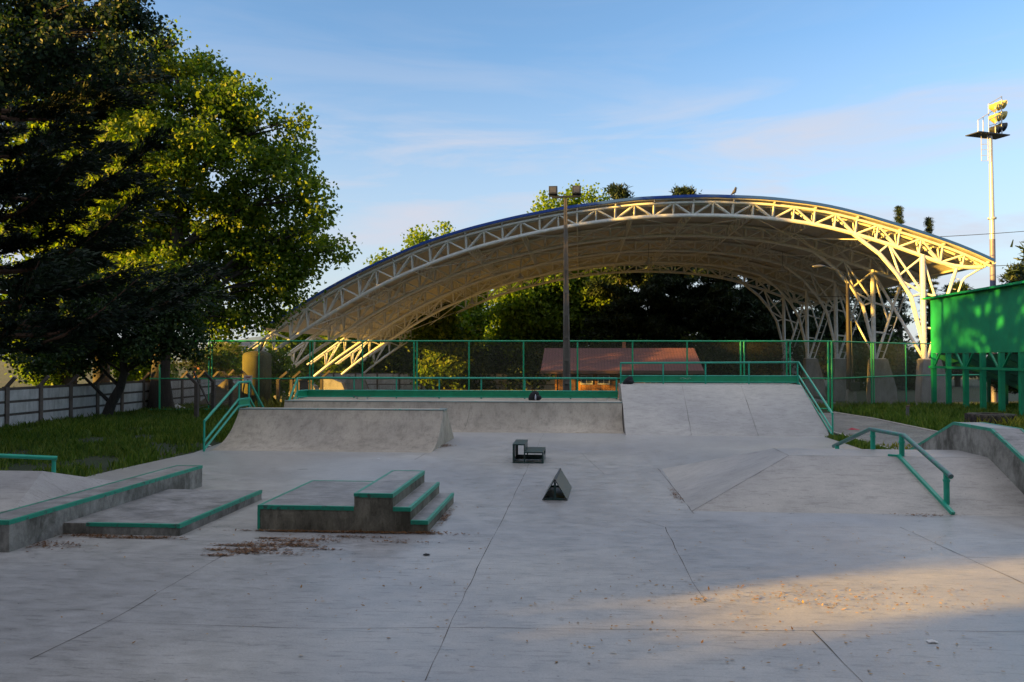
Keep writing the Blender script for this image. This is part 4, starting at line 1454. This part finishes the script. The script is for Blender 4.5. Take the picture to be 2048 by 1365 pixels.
# poplar: wide crown left of the roof
Yp = 43.8
pop = []
for x_, z_, r_, rz_, dy in [(-24.5, 20.2, 1.9, 1.7, 0), (-22.3, 19.2, 2.0, 1.6, .8), (-25.5, 17.5, 2.6, 2.2, -.6), (-21.5, 16.8, 2.6, 2.2, .3), (-18.9, 17.4, 1.7, 1.6, 0),
                            (-17.4, 15.5, 1.7, 1.5, .6), (-27.5, 14.6, 2.6, 2.3, .4), (-24.0, 14.0, 2.8, 2.4, -.8), (-20.2, 13.6, 2.7, 2.3, -.3), (-16.9, 12.9, 2.0, 1.6, .3),
                            (-14.9, 12.0, 1.3, 1.0, 0), (-22.0, 10.4, 2.8, 2.3, .7), (-18.4, 10.1, 2.5, 1.9, -.5), (-15.2, 9.5, 1.9, 1.5, .2), (-13.7, 9.0, .9, .8, 0),
                            (-26.0, 10.8, 2.8, 2.2, 0), (-19.6, 7.3, 2.2, 1.6, .5), (-16.4, 7.2, 1.7, 1.2, -.2), (-22.8, 7.2, 2.5, 1.6, -.4), (-17.9, 5.1, 1.3, .8, 0), (-26, 6.8, 2.2, 1.5, .5),
                            (-15.7, 16.2, .8, .7, 0), (-28.5, 18, 1.8, 1.8, 0), (-20.6, 5.0, 1.3, .8, .3)]:
    yb = Yp + dy * 2.2 + (3.2 if z_ < 10.5 and x_ > -20 else 0)
    pop.append((x_ * (yb / Yp if yb > Yp + 2 else 1), yb, z_ if yb < Yp + 2 else 3 + (z_ - 3) * yb / Yp, r_, rz_))
pop += [(-19.3, 47.2, 6.6, 1.4, 1.0), (-20.6, 46.6, 5.3, 1.4, .8), (-16.6, 46.6, 8.6, 1.3, .9), (-22.2, 46.0, 5.6, 1.7, 1.0), (-18.6, 46.0, 8.6, 1.8, 1.3), (-15.4, 45.4, 10.6, 1.2, 1.0)]
broadleaf('poplar_tree', 'big spreading poplar left of the court roof with sunlit crown', (-23.7, 43.6, 0),
          [(-23.7, 43.6, -.2), (-23.7, 43.6, .5), (-23.75, 43.6, 2.0), (-23.5, 43.6, 5), (-23.0, 43.7, 9), (-22.6, 43.7, 13), (-22.7, 43.8, 17), (-23.2, 43.8, 20)],
          [.85, .66, .5, .42, .36, .28, .17, .05], pop, 92000, .23, 'poplar', 11, clump=.42, fill=.45, dens=1.1)

# leaning small tree in front of the wall
Ys = 37.8
st = []
for px_, py_, r_, rz_, dy in [(70, 640, 1.6, 1.1, 0), (150, 600, 1.9, 1.3, .6), (240, 610, 1.8, 1.3, -.4), (310, 640, 1.6, 1.2, .4), (110, 700, 1.7, 1.0, -.6), (200, 680, 1.7, 1.1, .8), (290, 690, 1.5, .9, -.5), (350, 690, 1.1, .8, .3),
                              (30, 720, 1.5, .9, .2), (15, 660, 1.6, 1.2, .4), (345, 600, 1.3, 1.1, .2)]:
    st.append(((px_ - 1160) / 1600 * Ys, Ys + dy, 3 - (py_ - 715) / 1600 * Ys, r_, rz_))
broadleaf('leaning_tree', 'small dark tree with a crooked trunk leaning before the panel wall', (-23.4, 37.8, 0),
          [(-23.4, 37.8, -.1), (-23.1, 37.8, .7), (-22.65, 37.8, 1.5), (-22.45, 37.8, 2.2), (-22.55, 37.8, 3.4), (-22.4, 37.8, 4.6)],
          [.26, .24, .21, .18, .14, .08], st, 30000, .17, 'smallleaf', 12, clump=.4, fill=.35)

# sunlit shrubs beyond the panel wall
for i, (x_, y_, z_, r_, rz_, lab) in enumerate([(-36.5, 53, 3.0, 2.2, 1.9, 'sunlit yellow green shrub behind the panel wall near its left end'),
                                               (-31.8, 56, 2.8, 2.6, 2.1, 'sunlit yellow green shrub behind the wall beside the poplar trunk'),
                                               (-28.0, 60, 2.6, 2.4, 2.0, 'sunlit shrub behind the wall between poplar and water tank'),
                                               (-22.8, 57.5, 1.9, 1.6, 1.7, 'small green bush just behind the olive water tank')]):
    bl = [(x_ + random.uniform(-1, 1) * r_ * .6, y_ + random.uniform(-1, 1), z_ + random.uniform(-1, .6), r_ * .7, rz_ * .7) for _ in range(5)]
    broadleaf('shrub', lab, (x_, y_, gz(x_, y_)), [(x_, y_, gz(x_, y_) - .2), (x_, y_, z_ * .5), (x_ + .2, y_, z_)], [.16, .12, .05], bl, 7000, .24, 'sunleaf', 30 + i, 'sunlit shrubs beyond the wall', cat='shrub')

# cypress: up-swept plumes
def cypress(name, label, base, height, nb, reach, seed, group=None, z0=2.6, plume=120, az=None, trunk_r=.55, squash=.55):
    g = np.random.default_rng(seed)
    t = thing(name, label, 'tree', base, group)
    bx, by, bz = base
    m = MB()
    m.tube([(bx, by, bz - .2), (bx, by, bz + .8), (bx + .1, by, bz + height * .4), (bx, by, bz + height * .75), (bx, by, bz + height)], [trunk_r * 1.4, trunk_r, trunk_r * .75, trunk_r * .4, .04], 12, False)
    Q = []
    for i in range(nb):
        f = (i + g.uniform(0, 1)) / nb
        z = bz + z0 + (height - z0) * f
        a = g.uniform(*az) if az else g.uniform(0, 2 * math.pi)
        ln = reach * (1 - f * .72) * g.uniform(.55, 1.12)
        rise = g.uniform(.0, .38) * ln
        dirv = np.array([math.cos(a), math.sin(a), 0])
        ln *= math.hypot(math.cos(a), math.sin(a) * squash)
        pts = []
        for s_ in np.linspace(0, 1, 6):
            pts.append(np.array([bx, by, z]) + dirv * ln * s_ + np.array([0, 0, rise * s_ ** 1.8 - .10 * ln * math.sin(s_ * 3.1)]))
        r0 = .03 + ln * .013
        m.tube([tuple(p) for p in pts], [r0 * (1 - .88 * s_) for s_ in np.linspace(0, 1, 6)], 5, False)
        npl = max(3, int(ln * 2.6))
        for j in range(npl):
            s_ = .28 + .72 * (j + g.uniform(0, 1)) / npl
            k = min(4, int(s_ * 5)); ff = s_ * 5 - k
            p = pts[k] * (1 - ff) + pts[k + 1] * ff
            side = np.cross(dirv, [0, 0, 1]) * g.uniform(-1, 1)
            pd = unit(dirv * g.uniform(.6, 1.2) + side * .9 + np.array([0, 0, g.uniform(-.15, .55)]))
            pl_ = g.uniform(.7, 1.5) * (.5 + ln * .09)
            nq = plume
            u = g.uniform(0, 1, (nq, 1))
            rad = .22 * pl_ * np.sqrt(np.clip(np.sin(np.pi * np.clip(u * .85 + .12, 0, 1)), 0, 1))
            off = unit(g.normal(size=(nq, 3))) * rad * g.uniform(.2, 1, (nq, 1))
            c = p + pd * pl_ * u + off
            d = unit(pd * 1.2 + off / np.maximum(rad, .02) * .8 + g.normal(size=(nq, 3)) * .25)
            sd_ = unit(np.cross(d, g.normal(size=(nq, 3))))
            L = g.uniform(.10, .24, (nq, 1))
            w = L * .2
            Q.append(np.stack([c - sd_ * w, c + sd_ * w, c + d * L + sd_ * w * .3, c + d * L - sd_ * w * .3], 1))
    m.build('trunk', 'bark_red', t, fix=False)
    quads_object('crown', np.concatenate(Q), 'cypress', t)
    return t
cypress('cypress_tree', 'huge dark cypress with upswept plumes filling the left side', (-21.2, 25.4, 0), 18.5, 150, 9.7, 41, z0=3.0, plume=130)

for (x_, y_, h, w, sd_, lab) in ((-31.0, 49.6, 21, 4.4, 83, 'tall poplar just left of the big spreading poplar'), (-35.5, 53.0, 22, 5.2, 81, 'tall poplar half hidden behind the dark cypress'), (-49.5, 60.0, 22, 5.5, 82, 'farther tall poplar behind the cypress near the left border')):
    gg = np.random.default_rng(sd_)
    bl = []
    for i in range(9):
        f = (i + .5) / 9
        for _ in range(2):
            bl.append((x_ + gg.uniform(-.5, .5) * w, y_ + gg.uniform(-.5, .5) * w, 5 + (h - 5) * f, w * gg.uniform(.42, .6), 1.7))
    broadleaf('poplar_tree', lab, (x_, y_, gz(x_, y_)), [(x_, y_, -1.2), (x_, y_, h * .3), (x_ + .2, y_, h * .65), (x_, y_, h * .96)], [.55, .42, .25, .05], bl, 24000, .34, 'poplar', sd_, clump=.6, fill=.4, dens=.7)

# overhanging broadleaf at the top left corner
ob = []
for px_, py_, r_, d_ in [(20, 30, 1.0, 21), (110, 40, 1.0, 21.6), (200, 30, .9, 21), (270, 20, .55, 21.4), (230, 80, .5, 21.3), (60, 110, .9, 22), (150, 100, .7, 21.5), (-80, 60, 1.4, 21), (-60, -40, 1.4, 21.5), (60, -50, 1.2, 21.3), (180, -40, 1.0, 21)]:
    ob.append(((px_ - 1160) / 1600 * d_, d_, 3 - (py_ - 715) / 1600 * d_, r_, r_ * .8))
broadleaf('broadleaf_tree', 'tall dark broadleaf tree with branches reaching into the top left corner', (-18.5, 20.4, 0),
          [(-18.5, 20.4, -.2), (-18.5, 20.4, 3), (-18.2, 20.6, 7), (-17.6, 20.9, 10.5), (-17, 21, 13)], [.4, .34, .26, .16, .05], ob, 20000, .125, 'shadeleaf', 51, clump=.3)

# wooded background beyond the roofed court
def column_blobs(x_, y_, zb, h, w, g):
    out = []
    n = max(4, int(h / 2.0))
    for i in range(n):
        f = (i + .5) / n
        ww = w * (math.sin(math.pi * (f * .70 + .2)) ** .6)
        for _ in range(2 if f < .8 else 1):
            out.append((x_ + g.uniform(-.5, .5) * ww, y_ + g.uniform(-.5, .5) * ww, zb + h * (.12 + .86 * f), ww * g.uniform(.55, .8), h / n * g.uniform(.75, 1.1)))
    return out
def bg_poplar(label, x_, y_, h, w, n, seed, mat='sunleaf', size=.46):
    h += 1.6
    g = np.random.default_rng(seed)
    z = gz(x_, y_)
    bl = column_blobs(x_, y_, z, h, w, g)
    return broadleaf('background_tree', label, (x_, y_, z), [(x_, y_, z - .3), (x_ + .1, y_, z + h * .3), (x_, y_, z + h * .65), (x_, y_, z + h * .95)], [.45, .36, .22, .05], bl, int(n * 2.2), size, mat, seed, 'trees beyond the roofed court', clump=.75, fill=.2, dens=.7)
GY = 108
def bgx(px_, Y):
    return (px_ - 1160) / 1600 * Y
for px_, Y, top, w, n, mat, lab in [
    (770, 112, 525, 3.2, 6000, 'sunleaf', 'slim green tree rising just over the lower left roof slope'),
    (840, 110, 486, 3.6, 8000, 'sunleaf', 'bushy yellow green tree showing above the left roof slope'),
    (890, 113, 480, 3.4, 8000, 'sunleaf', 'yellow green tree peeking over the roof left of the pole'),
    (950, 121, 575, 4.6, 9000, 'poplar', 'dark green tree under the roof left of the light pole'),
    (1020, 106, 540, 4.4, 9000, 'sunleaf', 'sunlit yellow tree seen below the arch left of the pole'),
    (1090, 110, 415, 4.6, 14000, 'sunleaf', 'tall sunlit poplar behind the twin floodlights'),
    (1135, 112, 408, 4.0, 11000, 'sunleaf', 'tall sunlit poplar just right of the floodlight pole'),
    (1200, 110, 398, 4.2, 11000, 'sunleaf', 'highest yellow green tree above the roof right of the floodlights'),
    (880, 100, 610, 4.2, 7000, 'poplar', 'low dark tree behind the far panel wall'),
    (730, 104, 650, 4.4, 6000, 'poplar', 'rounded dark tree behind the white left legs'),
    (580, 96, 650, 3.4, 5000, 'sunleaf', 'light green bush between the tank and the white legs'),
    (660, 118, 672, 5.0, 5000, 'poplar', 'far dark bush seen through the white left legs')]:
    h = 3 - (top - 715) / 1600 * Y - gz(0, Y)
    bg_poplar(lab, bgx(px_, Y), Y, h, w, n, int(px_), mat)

def bg_pine(label, x_, y_, h, reach, seed, nb=95, zlo=.10, group='dark pines beyond the roofed court', mat='pine', plume=80, qs=1.25):
    g = np.random.default_rng(seed)
    z = gz(x_, y_)
    t = thing('background_pine', label, 'tree', (x_, y_, z), group)
    m = MB()
    m.tube([(x_, y_, z - .3), (x_ + .1, y_, z + h * .5), (x_, y_, z + h)], [.42, .28, .03], 8, False)
    Q = []
    for i in range(nb):
        f = (i + g.uniform(0, 1)) / nb
        zz = z + h * (zlo + (1 - zlo) * f)
        a = g.uniform(0, 2 * math.pi)
        ln = reach * (1 - f ** 1.3 * .9) * g.uniform(.6, 1.15)
        dirv = np.array([math.cos(a), math.sin(a), 0])
        tip = np.array([x_, y_, zz]) + dirv * ln + np.array([0, 0, g.uniform(-.08, .22) * ln])
        m.tube([(x_, y_, zz), tuple((np.array([x_, y_, zz]) + tip) / 2 + np.array([0, 0, .08 * ln])), tuple(tip)], [.08, .05, .015], 4, False)
        for j in range(max(3, int(ln * 2.0))):
            s_ = g.uniform(.25, 1.05)
            c0 = np.array([x_, y_, zz]) * (1 - s_) + tip * s_
            k = plume
            c = c0 + g.normal(size=(k, 3)) * np.array([.42, .42, .17]) * qs
            d = unit(g.normal(size=(k, 3)) + np.array([0, 0, .5]) + dirv * .5)
            sdv = unit(np.cross(d, g.normal(size=(k, 3))))
            L = g.uniform(.28, .55, (k, 1)) * qs
            Q.append(np.stack([c - sdv * L * .16, c + sdv * L * .16, c + d * L + sdv * L * .05, c + d * L - sdv * L * .05], 1))
    m.build('trunk', 'bark', t, fix=False)
    quads_object('crown', np.concatenate(Q), mat, t)
    return t
for px_, Y, top, reach, lab in [
    (1240, 106, 378, 5.2, 'tall pine with its tip above the roof beside the highest tree'),
    (1300, 104, 470, 5.6, 'dark pine under the arch above the cabin chimney'),
    (1365, 108, 384, 5.4, 'dark pine whose tip peeks over the roof crown'),
    (1430, 104, 470, 5.6, 'dark pine under the arch above the cabin right end'),
    (1500, 106, 500, 5.4, 'dark pine left of the white right legs'),
    (1570, 108, 540, 5.0, 'dark pine behind the farthest white right legs'),
    (1650, 112, 560, 5.0, 'dark pine seen between the white right legs'),
    (1730, 114, 540, 5.0, 'dark pine behind the second white leg from the right'),
    (1775, 120, 424, 1.99, 'thin pine top above the right roof slope'),
    (1830, 122, 448, 1.8, 'thinnest pine top nearest the right roof corner'),
    (1880, 118, 580, 4.6, 'dark pine below the right roof corner')]:
    bg_pine(lab, bgx(px_, Y), Y, 3 - (top - 715) / 1600 * Y - gz(0, Y), reach, int(px_) + 5, **(dict(qs=.5, nb=150, plume=50) if reach < 2 else {}))
for px_, Y, top, reach, lab in [(2046, 66, 500, 3.4, 'green conifer above the bleachers at the right picture border'), (2000, 74, 545, 1.8, 'small conifer tip above the bleachers right of the mast')]:
    bg_pine(lab, bgx(px_, Y), Y, 3 - (top - 715) / 1600 * Y - gz(0, Y), reach, int(px_), 50, group='conifers behind the bleachers')

# hedge-like thicket under the far trees
g = np.random.default_rng(77)
for px_, Y, r_, lab in [(1250, 98, 3.0, 'dark thicket behind the cabin roof'), (1420, 97, 3.2, 'dark thicket right of the cabin'), (1540, 99, 3.0, 'thicket by the farthest right legs'),
                        (960, 102, 3.0, 'thicket above the far panel wall left of the pole'), (1090, 102, 3.0, 'thicket above the far panel wall behind the pole'), (820, 103, 3.0, 'thicket above the far panel wall near the left legs'),
                        (1700, 104, 3.2, 'thicket between the two nearest right legs'), (1800, 106, 3.2, 'thicket behind the fence left of the bleachers')]:
    x_ = bgx(px_, Y)
    bl = [(x_ + g.uniform(-3, 3), Y + g.uniform(-1.5, 1.5), -1.1 + g.uniform(.6, 4.6), r_ * g.uniform(.5, .8), r_ * .6) for _ in range(7)]
    broadleaf('thicket', lab, (x_, Y, -1.1), [(x_, Y, -1.3), (x_, Y, 1), (x_, Y, 3)], [.2, .15, .05], bl, 6000, .4, 'smallleaf', int(px_) + 9, 'thickets under the far trees', clump=.8, dens=.5, cat='thicket')

# tree row left of the park, out of the frame: it keeps the low sun off the ground
DS = np.array([.914, .405]); DN = np.array([-.405, .914])
def belt_xy(p, q):
    v = DS * p + DN * q
    return float(v[0]), float(v[1])
g = np.random.default_rng(5)
def belt_tree(p, q, h, w, seed, n=5200, zlo=0.0):
    x_, y_ = belt_xy(p, q)
    bl = []
    nl = max(2, int(h / 1.5))
    for i in range(nl):
        f = (i + .5) / nl
        for _ in range(2):
            bl.append((x_ + g.uniform(-.4, .4) * w * .6, y_ + g.uniform(-.4, .4) * w * .6, h * f, w * .62, h / nl * .95))
    return broadleaf('unseen_shade_tree', 'dense dark unseen tree that shades the park', (x_, y_, 0), [(x_, y_, -.2), (x_, y_, h * .5), (x_, y_, h * .95)], [.3, .2, .05], bl, n, .42, 'smallleaf', seed, 'unseen trees that shade the park', clump=.6, fill=.2, dens=.6)
def dup(root, loc, rotz, sc):
    r_ = root.copy(); col.objects.link(r_)
    r_.location = loc; r_.rotation_euler = (0, 0, rotz); r_.scale = sc
    for ch in list(root.children):
        c_ = ch.copy(); col.objects.link(c_); c_.parent = r_
    return r_
B0 = belt_tree(-38, -25, 15, 3.4, 900, 14000)
b_pos = [(-38, q, 15) for q in np.arange(-22, 2, 3.1)] + [(-38, 4.5, 15), (-37, 8.0, 7.15), (-38, 12.0, 15), (-38, 14.6, 15), (-38, 17.6, 15), (-38, 20.6, 14.5), (-38, 22.6, 14)]
b_pos += [(-43, q, 15.5) for q in np.arange(-23.5, 3.2, 3.1)] + [(-43, q, 15.5) for q in (13, 16, 19, 21.6)]
b_pos += [(-44, q, h_) for q, h_ in ((25.8, 17), (28.6, 18), (31.4, 17.5), (34, 16), (36, 12.5))] + [(-47, q, 17) for q in (27.2, 30, 32.8)] + [(-44, q, 9.5) for q in (38, 41, 44, 47)] + [(-46, 43.4, 19.2), (-46, 39.6, 16.8)]
b_pos = [(p, 3.3 if q == 4.5 else (12.9 if q == 12.0 else q), h) for p, q, h in b_pos]
b_pos += [(-9.4, -1.8, 17), (-5, -9, 19), (-13.5, 1.0, 17), (2, -11, 19), (8, -13, 18), (-1.5, -7.5, 17), (14.5, 1.5, 16), (12.5, -5, 17)]  # unseen trees added around the camera to darken the near floor
for i, (p, q, h) in enumerate(b_pos):
    x_, y_ = belt_xy(p, q)
    dup(B0, (x_, y_, 0), i * 2.4, (1.5, 1.5, h * 1.25 / 15) if -12 < p < 5 else (1, 1, h / 15))
for i, (p, q) in enumerate(((-36, 6.1), (-36, 10.1), (-38.5, 3.6), (-38.5, 12.4))):  # unseen columns added to give the sun band clean edges
    x_, y_ = belt_xy(p, q)
    bl = [(x_, y_, .6 + k * .95, 1.12 if k < 13 else .8, .75) for k in range(16)]
    broadleaf('unseen_shade_tree', 'slim columnar unseen tree added to edge the sun band', (x_, y_, 0), [(x_, y_, -.2), (x_, y_, 8), (x_, y_, 15)], [.25, .18, .04], bl, 15000, .3, 'smallleaf', 970 + i, 'unseen columnar trees added to edge the sun band', clump=.22, fill=.55, dens=1.6)
for i, (p, q) in enumerate(((-44, 33.8), (-44, 37.2), (-47, 35.6))):  # unseen sparse crowns added to dapple the sun on the bleachers
    x_, y_ = belt_xy(p, q)
    bl = [(x_ + g.uniform(-1, 1), y_ + g.uniform(-1, 1), 13 + k * 1.25, 1.7, 1.1) for k in range(8)]
    broadleaf('unseen_shade_tree', 'tall thin crowned unseen tree added to dapple the sun', (x_, y_, 0), [(x_, y_, -.2), (x_, y_, 12), (x_, y_, 22)], [.3, .2, .04], bl, 1300, .34, 'smallleaf', 980 + i, 'unseen thin crowned trees added to dapple the sun', clump=.4, fill=.2, dens=.6)

# grass blades
def blades(area_fn, n, hmin, hmax, seed, mat, name, bounds, clumpy=.5):
    g = np.random.default_rng(seed)
    x0, x1, y0, y1 = bounds
    nc = int(n / 9)
    c = np.stack([g.uniform(x0, x1, nc), y0 + (y1 - y0) * g.uniform(0, 1, nc) ** 1.35], 1)
    idx = np.repeat(np.arange(nc), 9)
    xy = c[idx] + g.normal(size=(len(idx), 2)) * .09
    cs = g.uniform(.5, 1.3, nc)[idx]
    keep = np.array([area_fn(a, b) for a, b in xy])
    xy = xy[keep]; cs = cs[keep]
    N = len(xy)
    z = np.array([gz(a, b) for a, b in xy]) - .04
    h = (hmin + (hmax - hmin) * g.uniform(0, 1, N) ** 1.6) * cs
    a = g.uniform(0, 2 * math.pi, N)
    w = g.uniform(.008, .02, N) * (1 + xy[:, 1] / 40)
    ln = h * g.uniform(.1, .6, N)
    b2 = g.uniform(0, 2 * math.pi, N)
    base = np.stack([xy[:, 0], xy[:, 1], z], 1)
    sd_ = np.stack([np.cos(a) * w, np.sin(a) * w, 0 * w], 1)
    tip = base + np.stack([np.cos(b2) * ln, np.sin(b2) * ln, h], 1)
    mid = base + np.stack([np.cos(b2) * ln * .3, np.sin(b2) * ln * .3, h * .6], 1)
    v = np.stack([base - sd_, base + sd_, mid + sd_ * .7, tip, mid - sd_ * .7], 1)
    o = quads_object(name, v, mat, nv=5)
    return struct(o, 'stuff')

def n2(x, y):
    return math.sin(x * .9 + 1.3 * math.sin(y * .5)) * math.sin(y * .7 + 1.1 * math.sin(x * .6)) + .45 * math.sin(x * 2.7 + y * 1.9)
def left_lawn(x, y):
    if x > -12.35 + random.gauss(0, .12) + (.5 if y > 25 else 0) or x < -24.3:
        return False
    if y < 17.7 or (y > 30 and x > -13.2):
        return False
    return n2(x, y) + random.gauss(0, .3) > (-.15 if x > -15 and y < 27 else -.5) or y > 33
def right_lawn(x, y):
    if x < 14.3 or x > 30:
        return False
    return n2(x, y) > -.9
blades(left_lawn, 150000, .05, .30, 61, 'grass', 'grass', (-24.4, -12.3, 17.5, 50))
blades(right_lawn, 90000, .10, .42, 62, 'grass', 'grass', (14.2, 30, 30, 58))
blades(lambda x, y: (9.2 < x < 9.9), 2500, .05, .25, 63, 'grass', 'grass', (9.2, 9.9, 24.5, 31))
blades(lambda x, y: (x - 17.35) ** 2 + (y - 34.6) ** 2 < 1.6, 900, .2, .6, 64, 'drygrass', 'weeds', (15.8, 18.8, 33.8, 35.2))
blades(lambda x, y: 10.0 < x < 12 and 26 < y < 28.5, 500, .05, .2, 65, 'drygrass', 'weeds', (10.0, 11.2, 26, 28.5))
blades(lambda x, y: (-18.2 < x < -15.5), 700, .3, .9, 66, 'drygrass', 'weeds', (-18.2, -15.5, 42, 46))

# fallen leaves and litter on the pavement
def litter(name, spots, mat, seed, size):
    g = np.random.default_rng(seed)
    out = []
    for (px_, py_, sx_, sy_, k) in spots:
        p = G(px_, py_)
        c = np.stack([p.x + g.normal(size=k) * sx_, p.y + g.normal(size=k) * sy_, g.uniform(.006, .025, k)], 1)
        d = unit(np.stack([g.normal(size=k), g.normal(size=k), g.normal(size=k) * .12], 1))
        s_ = unit(np.cross(d, np.array([0, 0, 1.0])) + g.normal(size=(k, 3)) * .1)
        L = size * g.uniform(.5, 1.4, (k, 1))
        out.append(np.stack([c - d * L * .5, c + s_ * L * .22, c + d * L * .5, c - s_ * L * .22], 1))
    return struct(quads_object(name, np.concatenate(out), mat), 'stuff')
sp = [(600, 1064, .5, .03, 260), (760, 1066, .5, .03, 260), (850, 1066, .15, .05, 90), (890, 1035, .05, .35, 90), (180, 1072, .25, .04, 120), (290, 1076, .3, .04, 110), (90, 1092, .35, .12, 120),
      (440, 1030, .05, .6, 60), (520, 1092, .25, .10, 160), (490, 1105, .18, .07, 130), (590, 1090, .2, .06, 130), (440, 1112, .12, .03, 60), (620, 1080, .3, .05, 70), (560, 1108, .3, .06, 50),
      (892, 892, .12, .25, 160), (1228, 862, .35, .12, 260), (1180, 866, .5, .06, 60), (1890, 1026, .25, .10, 160), (1350, 990, .05, .5, 70), (1900, 1018, .08, .1, 80), (800, 1085, .3, .05, 40), (700, 1075, .4, .04, 80), (1850, 1032, .3, .06, 50)]
sp = [(a, b, c_, d_, int(k * 1.8)) for a, b, c_, d_, k in sp]
sp += [(515, 1100, .32, .035, 220), (470, 1092, .2, .03, 150), (575, 1083, .28, .03, 160), (610, 1094, .18, .03, 110), (430, 1101, .1, .02, 60), (655, 1100, .12, .02, 50), (540, 1078, .15, .02, 70), (690, 1066, .9, .025, 400), (250, 1077, .5, .03, 200), (60, 1085, .4, .05, 90)]
litter('fallen_leaves', sp, 'deadleaf', 71, .055)
sp2 = [(1560, 1190, .9, .35, 150), (1800, 1190, .8, .35, 110), (1650, 1210, .5, .15, 60), (1400, 1200, .06, .1, 25), (1000, 1200, 3.0, 1.5, 160), (1500, 1300, 1.6, .7, 160), (1000, 1000, 3, 2, 120), (700, 1180, 2.5, .8, 90), (1600, 1080, 2, .8, 90)]
litter('pavement_litter', sp2, 'litterleaf', 72, .05)
